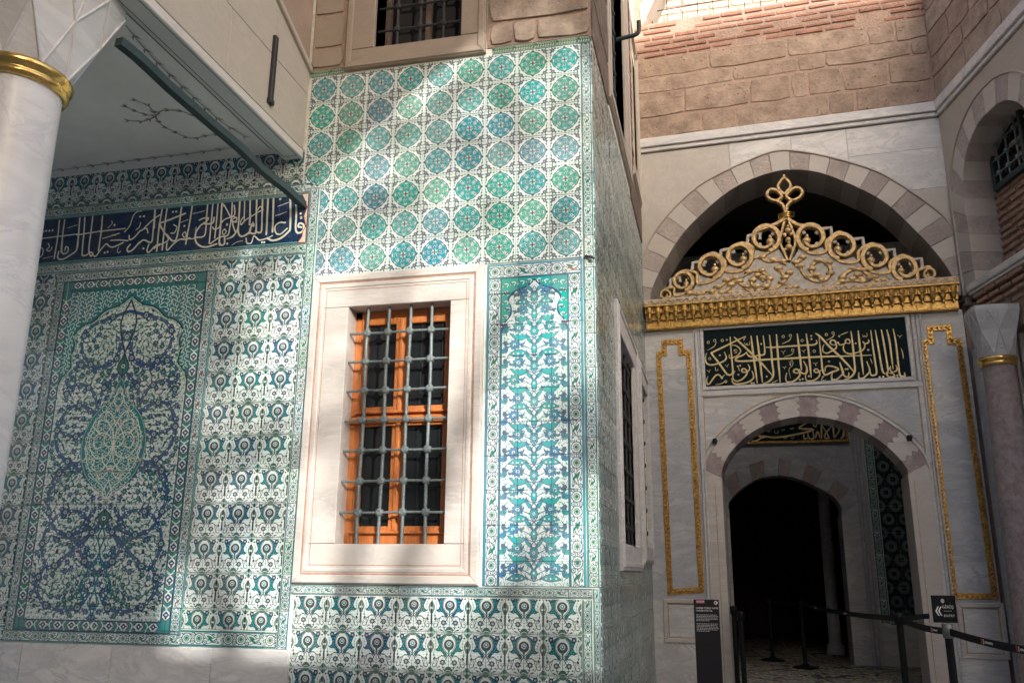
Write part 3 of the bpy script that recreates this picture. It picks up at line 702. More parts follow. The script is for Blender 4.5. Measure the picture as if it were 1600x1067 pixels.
def m_marble(name, base, vein, scale=1.5, stretch=(1, .35, 1), amt=.6, dirt=(.45, .40, .33), rough=.45, rot=.5, tint=None):
    t = NT(name); co = t.coord(); mp = t.n('ShaderNodeMapping'); mp.inputs['Scale'].default_value = stretch; mp.inputs['Rotation'].default_value = (0, 0, rot); t.l(co, mp.inputs[0])
    f1 = t.noise(mp.outputs[0], scale*2.2, 8, .62, 1.2); v1 = t.ramp(f1, [(.36, (0, 0, 0)), (.49, (.75, .75, .75)), (.53, (.4, .4, .4)), (.66, (0, 0, 0))])
    fv = t.noise(mp.outputs[0], scale*1.7, 10, .68, 2.2); v2 = t.ramp(fv, [(.462, (0, 0, 0)), (.492, (1, 1, 1)), (.505, (1, 1, 1)), (.535, (0, 0, 0))]); v = t.mix(1, v1, v2, 'LIGHTEN')
    f2 = t.noise(co, 3.1, 5, .55); c = t.mix(.5, base, t.ramp(f2, [(.3, tuple(x*.86 for x in base)), (.7, tuple(min(1, x*1.08) for x in base))]))
    f3 = t.n('ShaderNodeMath', operation='MULTIPLY'); f3.inputs[1].default_value = amt; t.l(v, f3.inputs[0])
    c = t.mix(f3.outputs[0], c, vein)
    d = t.ramp(t.noise(co, 7., 8, .7), [(.5, (0, 0, 0)), (.8, (1, 1, 1))]); f4 = t.n('ShaderNodeMath', operation='MULTIPLY'); f4.inputs[1].default_value = .35; t.l(d, f4.inputs[0])
    c = t.mix(f4.outputs[0], c, dirt); 
    if tint:
        oi = t.n('ShaderNodeObjectInfo'); c = t.mix(oi.outputs['Random'], c, t.mix(.5, c, tint))
    t.col(c)
    fn = t.noise(co, 45., 4, .6); t.bump(fn, .12, .004); t.rough(rough, fn, rough-.1, rough+.15); return t.m
def m_stone(name, c1, c2, c3, pits=True, sc_=1., bump=.55):
    t = NT(name); co = t.coord(); f = t.noise(co, 4.5*sc_, 8, .65); g = t.noise(co, 26*sc_, 6, .7)
    oi = t.n('ShaderNodeObjectInfo'); c = t.mix(oi.outputs['Random'], c1, c2); c = t.mix(t.ramp(f, [(.38, (0, 0, 0)), (.62, (1, 1, 1))]), c, c3)
    c = t.mix(.35, c, t.mix(1, c, t.ramp(g, [(.3, (.45, .40, .36)), (.62, (1.1, 1.1, 1.1))]), 'MULTIPLY'))
    h = g
    if pits:
        vo = t.n('ShaderNodeTexVoronoi'); vo.inputs['Scale'].default_value = 15*sc_; t.l(co, vo.inputs['Vector'])
        pm = t.ramp(vo.outputs['Distance'], [(.07, (0, 0, 0)), (.20, (1, 1, 1))]); gate = t.ramp(t.noise(co, 3.5*sc_, 3), [(.46, (1, 1, 1)), (.60, (0, 0, 0))])
        pp = t.mix(1, pm, gate, 'LIGHTEN'); c = t.mix(pp, t.mix(.65, c, (.07, .05, .04)), c); h = t.mix(.5, g, pp)
    t.col(c); t.rough(.9); t.bump(h, min(1, bump*1.8), .018); return t.m
def m_glaze(name, im, hue=.03, sat=.15, val=.25, rough=.13, dirt=.18):
    t = NT(name); uv = t.n('ShaderNodeUVMap'); tx = t.n('ShaderNodeTexImage', interpolation='Cubic'); tx.image = im; t.l(uv.outputs[0], tx.inputs[0])
    oi = t.n('ShaderNodeObjectInfo'); wn_ = t.n('ShaderNodeTexWhiteNoise', noise_dimensions='1D'); t.l(oi.outputs['Random'], wn_.inputs['W']); sp = t.n('ShaderNodeSeparateColor'); t.l(wn_.outputs['Color'], sp.inputs[0])
    hs = t.n('ShaderNodeHueSaturation')
    for i, (lo, hi) in enumerate(((.5-hue, .5+hue), (1-sat, 1+sat), (1-val, 1+val*.35))):
        mr = t.n('ShaderNodeMapRange'); mr.inputs[3].default_value = lo; mr.inputs[4].default_value = hi; t.l(sp.outputs[i], mr.inputs[0]); t.l(mr.outputs[0], hs.inputs[i])
    t.l(tx.outputs[0], hs.inputs['Color'])
    co = t.coord(); f = t.noise(co, 9., 6, .65); c = t.mix(t.ramp(f, [(.35, (0, 0, 0)), (.75, (dirt,)*3)]), hs.outputs[0], t.mix(.5, hs.outputs[0], (.38, .40, .34)))
    sm = t.noise(co, 60., 3, .6); c = t.mix(t.ramp(sm, [(.6, (0, 0, 0)), (.8, (.20, .20, .20))]), c, (.58, .62, .60))
    t.col(c); t.bump(t.noise(co, 14., 3, .5), .10, .01); t.rough(.1, f, rough, rough+.16); t.b.inputs['Specular IOR Level'].default_value = .5; return t.m
def m_plain(name, c, rough=.5, metal=0., nsc=30., var=.15, bump=.1, spec=.5, rnd=0.):
    t = NT(name); co = t.coord(); f = t.noise(co, nsc, 5, .6)
    cc = t.mix(t.ramp(f, [(.3, (0, 0, 0)), (.7, (1, 1, 1))]), tuple(x*(1-var) for x in c), tuple(min(1, x*(1+var)) for x in c))
    if rnd: oi = t.n('ShaderNodeObjectInfo'); cc = t.mix(oi.outputs['Random'], cc, t.mix(rnd, cc, (.02, .02, .02)))
    t.col(cc); t.b.inputs['Metallic'].default_value = metal; t.rough(rough, f, max(.03, rough-.1), min(1, rough+.12)); t.bump(f, bump, .004); t.b.inputs['Specular IOR Level'].default_value = spec; return t.m
M = {}
M['roundel'] = m_glaze('roundel_tile_glaze', tex_roundel(), .055, .25, .18)
M['ogee'] = m_glaze('ogee_tile_glaze', tex_ogee(), .045, .25, .22)
M['border'] = m_glaze('border_tile_glaze', tex_border(), .04, .3, .25)
M['plait'] = m_glaze('plait_tile_glaze', tex_plait(), .02, .1, .2)
M['blossom'] = m_glaze('blossom_panel_glaze', tex_blossom_panel(), .02, .12, .10)
M['medal'] = m_glaze('medallion_panel_glaze', tex_medallion(), .012, .12, .14)
M['hexring'] = m_glaze('hexagon_tile_glaze', tex_hexrings(), .02, .1, .2)
M['band'] = m_glaze('blue_band_glaze', tex_band(), .01, .1, .15)
M['grout'] = m_plain('tile_grout', (.76, .75, .69), .9, nsc=12, var=.2, bump=.4)
M['marble'] = m_marble('grey_white_marble', (.67, .655, .64), (.30, .32, .36), 1.1, (.5, 1.6, 1), .55)
M['marble_b'] = m_marble('blue_grey_marble', (.53, .54, .565), (.27, .29, .33), 1.0, (.45, 1.5, 1), .7, rot=.3)
M['marble_w'] = m_marble('warm_white_marble', (.60, .565, .53), (.41, .385, .37), 1.2, (.4, 1.8, 1), .7, (.50, .42, .33), .5, tint=(.55, .50, .46))
M['marble_c'] = m_marble('column_marble', (.67, .655, .65), (.44, .44, .48), .9, (1., .25, 1), .55, (.62, .55, .45), .32, rot=0)
M['cream'] = m_marble('cream_limestone', (.44, .39, .33), (.33, .29, .25), 1.4, (.6, 1.2, 1), .4, (.40, .32, .25), .7, tint=(.40, .36, .31))
M['pinkst'] = m_stone('pink_voussoir_stone', (.43, .37, .34), (.49, .43, .40), (.38, .33, .31), False)
M['paleSt'] = m_marble('pale_voussoir_stone', (.50, .465, .425), (.36, .34, .32), 1.6, (1, 1, 1), .5, tint=(.48, .42, .38))
M['purple'] = m_stone('purple_breccia', (.42, .34, .34), (.48, .40, .39), (.32, .26, .27), False, 2.2, .3)
M['porph'] = m_stone('mauve_granite', (.24, .19, .20), (.26, .20, .21), (.36, .31, .32), False, 3.5, .15)
M['stone'] = m_stone('pitted_pink_stone', (.35, .255, .195), (.43, .33, .26), (.24, .175, .135), bump=.8)
M['stone2'] = m_stone('tan_stone', (.37, .29, .225), (.44, .36, .285), (.27, .21, .165))
M['brick'] = m_stone('old_red_brick', (.36, .165, .11), (.44, .22, .15), (.29, .15, .11), False, 1.6)
M['brick2'] = m_stone('worn_pale_brick', (.40, .25, .18), (.47, .31, .23), (.33, .20, .15), False, 1.6)
M['brownst'] = m_marble('weathered_brown_stone', (.33, .27, .215), (.25, .20, .16), 1.4, (.6, 1.2, 1), .5, (.20, .15, .11), .7, tint=(.27, .215, .17))
M['mortar'] = m_stone('pink_lime_mortar', (.42, .30, .24), (.42, .30, .24), (.35, .245, .195), False, 1.3, .8)
M['plaster'] = m_plain('brown_plaster', (.30, .225, .175), .9, nsc=3, var=.18, bump=.3)
M['ceiling'] = m_plain('ceiling_paint', (.74, .735, .69), .8, nsc=1.5, var=.08, bump=.05)
M['ceilbord'] = m_plain('ceiling_border_paint', (.60, .61, .58), .8, nsc=1.5, var=.05, bump=.05)
M['gold'] = m_plain('gilding', (.58, .36, .115), .40, .8, 30., .55, .7)
M['goldc'] = m_plain('rubbed_crest_gilding', (.56, .39, .19), .46, .45, 26., .5, .7)
M['goldm'] = m_plain('gilded_ring', (.72, .47, .15), .24, .95, 12., .15, .1)
M['goldp'] = m_plain('worn_gilding_on_marble', (.47, .43, .38), .5, .05, 18., .25, .35)
M['iron'] = m_plain('grey_green_iron', (.17, .21, .21), .5, .2, 60., .3, .45)
M['tie'] = m_plain('green_painted_iron', (.022, .042, .044), .6, 0., 18., .3, .5)
M['dark'] = m_plain('dark_iron', (.03, .03, .032), .6, .3, 30., .3, .3)
M['darkpl'] = m_plain('dark_plaster', (.11, .09, .08), .9, nsc=3)  # one dark brown tone for the passage sides and vault
M['wood'] = None
t = NT('orange_varnished_wood'); co = t.coord(); mp = t.n('ShaderNodeMapping'); mp.inputs['Scale'].default_value = (14, 1.2, 14); t.l(co, mp.inputs[0])
f = t.noise(mp.outputs[0], 5, 6, .6); g_ = t.noise(co, 7, 6, .65); t.col(t.mix(t.ramp(g_, [(.45, (0, 0, 0)), (.8, (.6, .6, .6))]), t.ramp(f, [(.3, (.36, .10, .025)), (.5, (.52, .17, .045)), (.75, (.60, .22, .065))]), (.30, .12, .05))); t.rough(.4, g_, .28, .6); t.bump(f, .15, .003); M['wood'] = t.m
M['oldwood'] = m_stone('weathered_wood', (.20, .15, .115), (.24, .18, .14), (.12, .09, .07), False, 1.5)
M['panelbg'] = m_plain('dark_green_panel', (.006, .015, .018), .8, 0, 20., .3, .1, .15)
M['letters'] = m_plain('gilded_letters', (.86, .68, .36), .38, .2, 40., .2, .3)
M['black'] = m_plain('black_powder_coat', (.005, .005, .006), .5, 0, 60., .2, .05, .25)
M['totem'] = m_plain('charcoal_sign_panel', (.014, .013, .018), .5, 0, 60., .1, .03, .3)
M['white'] = m_plain('white_print', (.72, .72, .72), .6, 0, 60., .05, 0)
M['magenta'] = m_plain('magenta_print', (.50, .05, .16), .6, 0, 60., .05, 0)
M['redp'] = m_plain('red_print', (.45, .05, .04), .6, 0, 60., .05, 0)
M['vine'] = m_plain('painted_vine', (.24, .22, .20), .8, 0, 60., .2, 0)
M['blackpaint'] = m_plain('dark_painted_line', (.06, .06, .06), .8, 0, 60., .2, 0)
M['goldline'] = m_plain('faded_gilt_line', (.48, .34, .16), .5, .3, 30., .3, .2)
M['brownline'] = m_plain('faded_red_line', (.42, .24, .17), .6, 0, 30., .25, .1)
t = NT('window_glass'); t.col((.012, .014, .016)); t.rough(.06); t.b.inputs['Specular IOR Level'].default_value = .6; M['glass'] = t.m
t = NT('sandstone_paving'); co = t.coord(False); f = t.noise(co, 2.5, 8, .65); t.col(t.ramp(f, [(.3, (.30, .29, .27)), (.7, (.42, .41, .385))])); t.rough(.85); t.bump(f, .4, .02); M['paving'] = t.m
# pebble mosaic with dark scrolling bands
t = NT('pebble_mosaic'); co = t.coord(False); vo = t.n('ShaderNodeTexVoronoi'); vo.inputs['Scale'].default_value = 22; t.l(co, vo.inputs['Vector'])
wv = t.noise(co, 1.1, 2, .5, 1.5)
dk = t.ramp(wv, [(.40, (0, 0, 0)), (.41, (1, 1, 1)), (.435, (1, 1, 1)), (.445, (0, 0, 0)), (.52, (0, 0, 0)), (.53, (1, 1, 1)), (.555, (1, 1, 1)), (.565, (0, 0, 0))]); cc = t.mix(dk, t.mix(1, (.56, .53, .46), vo.outputs['Color'], 'SOFT_LIGHT'), (.03, .03, .035))
ed = t.ramp(vo.outputs['Distance'], [(.35, (1, 1, 1)), (.62, (.35, .33, .3))]); t.col(t.mix(1, cc, ed, 'MULTIPLY')); t.rough(.6); t.bump(ed, .6, .01); M['pebble'] = t.m
t = NT('far_sunlit_brick'); co = t.coord(False); bk = t.n('ShaderNodeTexBrick'); bk.inputs['Scale'].default_value = 3.2; mp = t.n('ShaderNodeMapping'); mp.inputs['Rotation'].default_value = (0, 0, 0); t.l(co, mp.inputs[0]); t.l(mp.outputs[0], bk.inputs['Vector'])
bk.inputs['Color1'].default_value = (.52, .38, .30, 1); bk.inputs['Color2'].default_value = (.60, .47, .38, 1); bk.inputs['Mortar'].default_value = (.66, .58, .50, 1); t.col(bk.outputs[0]); t.rough(.9); M['farbrick'] = t.m
# ------------------------------------------------------------------ shared tiles
TM = {}
def tile_mesh(key, w, h, mat, uv=(0, 0, 1, 1), th=.012, gap=.0028):
    k = (key, round(w, 4), round(h, 4), uv)
    if k not in TM:
        b = MB(); b.cbox(-w/2+gap, w/2-gap, -h/2+gap, h/2-gap, 0, th, .0022, uv=uv); TM[k] = b.mesh('tile', mat)
    return TM[k]
def place_tile(me, F, u, v, w, parent, name='tile', tilt=.007):
    Mx = F.M @ Matrix.Translation((u, v, w+random.uniform(-.0008, .0012))) @ Matrix.Rotation(random.gauss(0, tilt), 4, 'X') @ Matrix.Rotation(random.gauss(0, tilt), 4, 'Y') @ Matrix.Rotation(random.gauss(0, .0025), 4, 'Z')
    return inst(name, me, Mx, parent)
def sub(name, F, u, v, parent):        # an Empty standing for a part that carries pieces
    return link(bpy.data.objects.new(name, None), F.M @ Matrix.Translation((u, v, 0)), parent)
def grid(parent, F, key, u0, u1, v0, v1, pu, pv, anchor_u, anchor_v, mat, tw=.0, flip=False, minc=.02, skip=None):
    """whole tiles on a pitch, cut where they meet the edge of their field"""
    i0 = math.floor((u0-anchor_u)/pu+1e-6); i1 = math.ceil((u1-anchor_u)/pu-1e-6); j0 = math.floor((v0-anchor_v)/pv+1e-6); j1 = math.ceil((v1-anchor_v)/pv-1e-6)
    for j in range(j0, j1):
        for i in range(i0, i1):
            a, b = anchor_u+i*pu, anchor_v+j*pv; ua, ub, va, vb = max(a, u0), min(a+pu, u1), max(b, v0), min(b+pv, v1)
            if ub-ua < minc or vb-va < minc: continue
            if skip and skip((ua+ub)/2, (va+vb)/2): continue
            r = lambda x: round(x, 3)
            uv = (r((ua-a)/pu), r((va-b)/pv), r((ub-a)/pu), r((vb-b)/pv))
            place_tile(tile_mesh(key, ub-ua, vb-va, mat, uv), F, (ua+ub)/2, (va+vb)/2, tw, parent)
def borderrun(parent, F, u0, u1, v0, v1, tw=0., L=.25, mat=None, key='border', off=0.):
    mat = mat or M['border']; horiz = (u1-u0) > (v1-v0); a, e = (u0, u1) if horiz else (v0, v1); x = a-off; 
    while x < e-.02:
        s0, s1 = max(x, a), min(x+L, e)
        if s1-s0 > .02:
            f0, f1 = round((s0-x)/L, 3), round((s1-x)/L, 3)
            if horiz: uv = (f0, 0, f1, 1); me = tile_mesh(key, s1-s0, v1-v0, mat, uv); place_tile(me, F, (s0+s1)/2, (v0+v1)/2, tw, parent)
            else: uv = ((f0, 1), (f0, 0), (f1, 0), (f1, 1)); me = tile_mesh(key, u1-u0, s1-s0, mat, uv); place_tile(me, F, (u0+u1)/2, (s0+s1)/2, tw, parent)
        x += L
# ------------------------------------------------------------------ ground and far things
b = MB(); b.add([(-60, -60, 0), (60, -60, 0), (60, 60, 0), (-60, 60, 0)], [(0, 1, 2, 3)]); obj('ground', b, M['paving'], kind='structure')
b = MB(); b.cbox(-.9, 3.6, 10.15, 19.2, .006, E-1.16, .01); obj('passage_floor', b, M['pebble'], kind='structure')
# ------------------------------------------------------------------ the tiled wall
tw = thing('tiled_wall', 'wall clad in green and blue patterned glazed tiles around the grilled window, stone above', 'wall', (-3.5, 5.9, 0))
b = MB()
op = (-2.66, -1.83, .17, 1.94); oq = (-2.56, -1.815, 4.145, 5.6)
for u0, u1, v0, v1 in ((-9, op[0], -E, 4.0), (op[1], XR-.012, -E, 4.0), (op[0], op[1], -E, op[2]), (op[0], op[1], op[3], 4.0),
                       (-9, oq[0], 4.0, 8), (oq[1], XR-.012, 4.0, 8), (oq[0], oq[1], 4.0, oq[2]), (oq[0], oq[1], oq[3], 8)): b.box(u0, u1, v0, v1, -.5, -.012)
obj('wall_core', b, M['grout'], tw, WF)
b = MB(); b.box(-2.9, -1.6, 0, 6, -1.2, -.9); obj('room_back', b, M['black'], tw, WF)
T0 = -.012
def part(name, u, v): return sub(name, WF, u, v, tw)
G = .2506; gu, gv = -2.9852-G/2, 3.8239-6*G-G/2
q = part('roundel_panel', -2, 3)
grid(q, WF, 'roundel', -3.118, -.862, gv, gv+7*G, G, G, gu, gv, M['roundel'], T0, skip=lambda u, v: u < -2.955 and v < 2.947)
for j in range(4): # slivers of cut tiles beside the left border
    pass
b = MB(); b.box(-3.118, gu+.0, 2.947, gv+7*G, T0, 0); 
for j in range(3): # cut roundels at the left border, rows 4 to 6
    va = gv+j*G; ub = gu+G; ua = -2.957
    f = round((ua-gu)/G, 3); place_tile(tile_mesh('roundel', ub-ua, G, M['roundel'], (f, 0, 1, 1)), WF, (ua+ub)/2, va+G/2, T0, q)
q = part('right_border', -.81, 2)
borderrun(q, WF, -.858, XR-.002, -.09, gv+7*G, T0, .245)
borderrun(q, WF, XR-.052, XR-.002, -1.45, -.095, T0, .245, off=.1)
q = part('plait_trim', -2, 3.97)
for a, e in ((-3.118, -2.83), (-1.56, XR-.002)): borderrun(q, WF, a, e, gv+7*G+.001, 4.01, T0, .17, M['plait'], 'plait')
q = part('left_border', -3, 1)
borderrun(q, WF, -3.048, -2.959, -.53, 2.945, T0, .25)
q = part('top_border', -4.5, 2.95); borderrun(q, WF, -8.5, -3.05, 2.91, 3.0, T0, .25, off=.1)
borderrun(q, WF, -8.5, -3.05, 2.395, 2.485, T0, .25, off=.02)
q = part('upper_ogee_frieze', -4.5, 3.1); grid(q, WF, 'ogee', -8.5, -3.12, 3.0, 3.30, .2505, .2505, -3.05, 3.052, M['ogee'], T0)
grid(q, WF, 'ogee', -3.12, -2.96, 2.947, 3.0, .25, .25, -3.12, 2.85, M['ogee'], T0)
q = part('ogee_field', -3.4, 1)
grid(q, WF, 'ogee', -3.806, -3.05, -.41, 2.393, .252, .2492, -3.806, -.0205-.2492*2, M['ogee'], T0)
borderrun(q, WF, -3.806, -3.05, -.53, -.412, T0, .33)
q = part('far_ogee_field', -6, 1); grid(q, WF, 'ogee', -7.2, -5.312, -.41, 2.393, .252, .2492, -5.312, -.0205-.2492*2, M['ogee'], T0)
borderrun(q, WF, -7.2, -5.312, -.53, -.412, T0, .33)
q = part('inscription_band', -4.5, 2.7)
W_, H_ = BAND_U1-BAND_U0, BAND_V1-BAND_V0; n = 12
for i in range(n):
    a, e = BAND_U0+W_*i/n, BAND_U0+W_*(i+1)/n
    for j in (0, 1):
        uv = (round(i/n, 4), .5*j, round((i+1)/n, 4), .5*j+.5); place_tile(tile_mesh('band', W_/n, H_/2, M['band'], uv, gap=.0008), WF, (a+e)/2, BAND_V0+H_*(j+.5)/2, T0, q)
b = MB(); b.box(-8.5, BAND_U0, BAND_V0, BAND_V1, T0, 0); obj('plain_blue_strip', b, m_plain('blue_glaze', (.012, .03, .09), .2), q, WF)
q = part('medallion_panel', -4.56, 1)
mu0, mv0, mW, mH = -5.31, -.53, 1.502, 2.923
cuts_u = [0, .122, .372, .622, .751+.128, 1.13, 1.38, mW]; cuts_u = [0, .126, .376, .626, .876, 1.126, 1.376, mW]
cuts_v = [0, .10]+[.26+.2492*k for k in range(0, 11)]+[mH]; cuts_v = [c for c in cuts_v if c < mH-.03]+[mH]
for i in range(len(cuts_u)-1):
    for j in range(len(cuts_v)-1):
        a, e, c, d = cuts_u[i], cuts_u[i+1], cuts_v[j], cuts_v[j+1]
        uv = (round(a/mW, 4), round(c/mH, 4), round(e/mW, 4), round(d/mH, 4)); place_tile(tile_mesh('medal', e-a, d-c, M['medal'], uv, gap=.0012), WF, mu0+(a+e)/2, mv0+(c+d)/2, T0, q)
q = part('blossom_panel', -1.2, 1)
pu0, pv0, pW, pH = -1.568, -.088, .706, 2.276
cu = [0, .235, .475, pW]; cv = [0]+[.16+.2355*k for k in range(9)]+[pH]
for i in range(3):
    for j in range(len(cv)-1):
        a, e, c, d = cu[i], cu[i+1], cv[j], cv[j+1]
        uv = (round(a/pW, 4), round(c/pH, 4), round(e/pW, 4), round(d/pH, 4)); place_tile(tile_mesh('blossom', e-a, d-c, M['blossom'], uv, gap=.0012), WF, pu0+(a+e)/2, pv0+(c+d)/2, T0+.002, q)
q = part('lower_ogee_field', -2, -.6)
borderrun(q, WF, -3.05, XR-.055, -.162, -.092, T0, .235, off=.05)
borderrun(q, WF, -.896, XR-.055, -1.45, -.165, T0, .235, off=.1)
grid(q, WF, 'ogee', -2.938, -.898, -1.45, -.165, .255, .25, -2.938, -.39-.25*5, M['ogee'], T0)
q = part('marble_base', -5, -1)
ed = [-8, -7.1, -6.2, -5.118, -4.349, -3.536, -2.945]
for a, e in zip(ed, ed[1:]):
    b = MB(); b.cbox(a+.002, e-.002, -E, -.535, -.012, .004, .003); obj('slab', b, M['marble'], q, WF)
# stone courses above the tiles
q = part('stonework', -1.2, 4.5)
def stone_poly(u0, u1, v0, v1, j=.006, n=3):
    P = []
    for (a, b_) in (((u0, v0), (u1, v0)), ((u1, v0), (u1, v1)), ((u1, v1), (u0, v1)), ((u0, v1), (u0, v0))):
        for k in range(n):
            t_ = k/n; x, y = a[0]+(b_[0]-a[0])*t_, a[1]+(b_[1]-a[1])*t_
            if k == 0: x += (u0+u1)/2*0+(.012 if x < (u0+u1)/2 else -.012); y += .010 if y < (v0+v1)/2 else -.010
            P.append((x+random.uniform(-j, j), y+random.uniform(-j, j)))
    return P
def stones(parent, F, L, mat, w0=-.05, w1=0., c=.006, j=.006, name='stone', g=.008):
    for u0, u1, v0, v1 in L:
        b = MB(); b.prism(stone_poly(u0+g, u1-g, v0+g, v1-g, j), w0, w1+.005+random.uniform(-.003, .004), c*.6); obj(name, b, mat, parent, F)
b = MB(); b.box(-3.118, -2.82, 4.012, 8, -.012, .0); b.box(-1.60, XR-.004, 4.012, 8, -.012, .0); obj('mortar', b, M['mortar'], q, WF)
L = []
for v0, v1, us in ((4.02, 4.215, (-1.58, -1.385, -1.2, -.775)), (4.225, 4.62, (-1.585, -.775)), (4.63, 4.95, (-1.58, -1.2, -.775)), (4.96, 5.4, (-1.58, -.775)), (5.4, 5.9, (-1.58, -1.1, -.775))):
    L += [(a, e, v0, v1) for a, e in zip(us, us[1:])]
stones(q, WF, L, M['stone2'], -.01, .012)
stones(q, WF, [(-3.115, -2.835, 4.02, 4.2), (-3.115, -2.835, 4.21, 4.52), (-3.115, -2.835, 4.53, 4.9), (-3.115, -2.835, 4.9, 5.5)], M['brownst'], -.01, .008)
# ------------------------------------------------------------------ the grilled window
def frame_rings(parent, F, u0, u1, v0, v1, lines, mat, w, t_=.006, h=.002, name='inlay_line'):
    for k, (a, c_, d, e) in enumerate(lines):
        b = MB()
        b.box(u0+a, u1-c_, v1-d, v1-d+t_, w, w+h); b.box(u0+a, u1-c_, v0+e-t_, v0+e, w, w+h); b.box(u0+a-t_, u0+a, v0+e-t_, v1-d+t_, w, w+h); b.box(u1-c_, u1-c_+t_, v0+e-t_, v1-d+t_, w, w+h)
        obj(name, b, mat, parent, F)
gw = thing('grilled_window', 'tall orange wooden casement behind a grey iron grille in a pale marble surround', 'window', (-2.25, 5.75, E-.09))
fu0, fu1, fv0, fv1 = -2.955, -1.59, -.087, 2.19
su = link(bpy.data.objects.new('marble_surround', None), WF.M @ Matrix.Translation((-2.27, -.08, 0)), gw)
ou0, ou1, ov0, ov1 = -2.645, -1.84, .187, 1.925
for nm, a, e, c, d in (('jamb', fu0, ou0, ov0, ov1), ('jamb', ou1, fu1, ov0, ov1), ('sill', fu0, fu1, fv0, ov0-.003), ('lintel', fu0, fu1, ov1+.003, fv1)):
    b = MB(); b.cbox(a, e, c, d, -.30, .022, .004, jit=.001); obj(nm, b, M['marble_w'], su, WF)
def molding(parent, F, u0, u1, v0, v1, wid, w, h, mat, name='moulding', c=.006):
    b = MB(); 
    for P in ([(u0, v0), (u1, v0), (u1-wid, v0+wid), (u0+wid, v0+wid)], [(u1, v0), (u1, v1), (u1-wid, v1-wid), (u1-wid, v0+wid)], [(u1, v1), (u0, v1), (u0+wid, v1-wid), (u1-wid, v1-wid)], [(u0, v1), (u0, v0), (u0+wid, v0+wid), (u0+wid, v1-wid)]): b.prism(P, w, w+h, min(c, h*.7))
    return obj(name, b, mat, parent, F)
molding(su, WF, fu0+.006, fu1-.006, fv0+.006, fv1-.006, .055, .022, .012, M['marble_w'])
molding(su, WF, fu0+.062, fu1-.062, fv0+.062, fv1-.062, .012, .022, .002, M['brownline'], 'inlay_line')
molding(su, WF, fu0+.08, fu1-.08, fv0+.08, fv1-.08, .030, .022, .007, M['marble_w'])
molding(su, WF, fu0+.125, fu1-.125, fv0+.125, fv1-.125, .006, .022, .002, M['brownline'], 'inlay_line')
def bar(b, u0, u1, v0, v1, w0, w1, c=.004): b.cbox(u0, u1, v0, v1, w0, w1, c)
ca = link(bpy.data.objects.new('casement', None), WF.M @ Matrix.Translation((-2.24, .19, -.14)), gw)
fw = -.135
mid = -2.26
for nm, boxes in (('frame', [(ou0, ou0+.055, ov0, ov1), (ou1-.03, ou1, ov0, ov1), (ou0, ou1, ov0, ov0+.07), (ou0, ou1, ov1-.06, ov1), (ou0, ou1, 1.085, 1.125)]),):
    b = MB()
    for a, e, c, d in boxes: bar(b, a, e, c, d, fw-.05, fw)
    obj(nm, b, M['wood'], ca, WF)
for vs in ((ov0+.07, 1.085), (1.125, ov1-.06)):
    for a, e in ((ou0+.055, mid), (mid, ou1-.03)):
        sash = MB(); t_ = .05
        bar(sash, a+.001, a+t_, vs[0], vs[1], fw-.03, fw+.012); bar(sash, e-t_, e-.001, vs[0], vs[1], fw-.03, fw+.012)
        bar(sash, a+t_-.002, e-t_+.002, vs[0], vs[0]+.055, fw-.03, fw+.010); bar(sash, a+t_-.002, e-t_+.002, vs[1]-.05, vs[1], fw-.03, fw+.010)
        s_ = obj('sash', sash, M['wood'], ca, WF)
    b = MB(); bar(b, ou0+.05, ou1-.03, vs[0]+.002, vs[0]+.022, fw+.010, fw+.035); obj('weather_rail', b, M['wood'], ca, WF)
b = MB(); bar(b, mid-.018, mid+.018, ov0+.09, 1.07, fw+.012, fw+.028, .008); bar(b, mid-.018, mid+.018, 1.14, ov1-.07, fw+.012, fw+.028, .008); obj('centre_bead', b, M['wood'], ca, WF)
b = MB(); bar(b, ou0+.002, ou1-.002, 1.055, 1.10, fw+.002, fw+.04, .008); obj('transom', b, M['wood'], ca, WF)
for vs in ((ov0+.1, 1.06), (1.14, ov1-.08)):
    for a, e in ((ou0+.1, mid-.04), (mid+.04, ou1-.07)):
        b = MB(); b.box(a, e, vs[0], vs[1], fw-.026, fw-.02); obj('pane', b, M['glass'], ca, WF)
gr = link(bpy.data.objects.new('iron_grille', None), WF.M @ Matrix.Translation((-2.24, 1, -.04)), gw)
bars_u = [-2.504, -2.339, -2.168, -1.998]
hv = [.403+.2205*k for k in range(7)]
gz = -.035
for u in bars_u:
    b = MB(); pts = [(u+.0035*math.sin(v*5+u*9), v, gz+.003*math.sin(v*7+u)) for v in np.linspace(ov0-.01, ov1+.01, 24)]
    b.tube(pts, .0125, 8); obj('upright_bar', b, M['iron'], gr, WF)
for i, v in enumerate(hv):
    b = MB(); pts = [(u, v+.002*math.sin(u*11+i), gz) for u in np.linspace(ou0-.012, ou1+.012, 16)]
    b.tube(pts, .0098, 8); obj('cross_bar', b, M['iron'], gr, WF)
b = MB(); b.prism([(.030*math.cos(a), .030*math.sin(a)) for a in np.linspace(.0, 2*math.pi, 9)[:-1]], -.018, .026, .012); kn = b.mesh('knot', M['iron']); kn_dark = b.mesh('knot', M['dark'])
for u in bars_u:
    for v in hv: inst('knot', kn, WF.M @ Matrix.Translation((u+random.uniform(-.002, .002), v, gz)) @ Matrix.Rotation(random.uniform(-.3, .3), 4, 'Z'), gr)
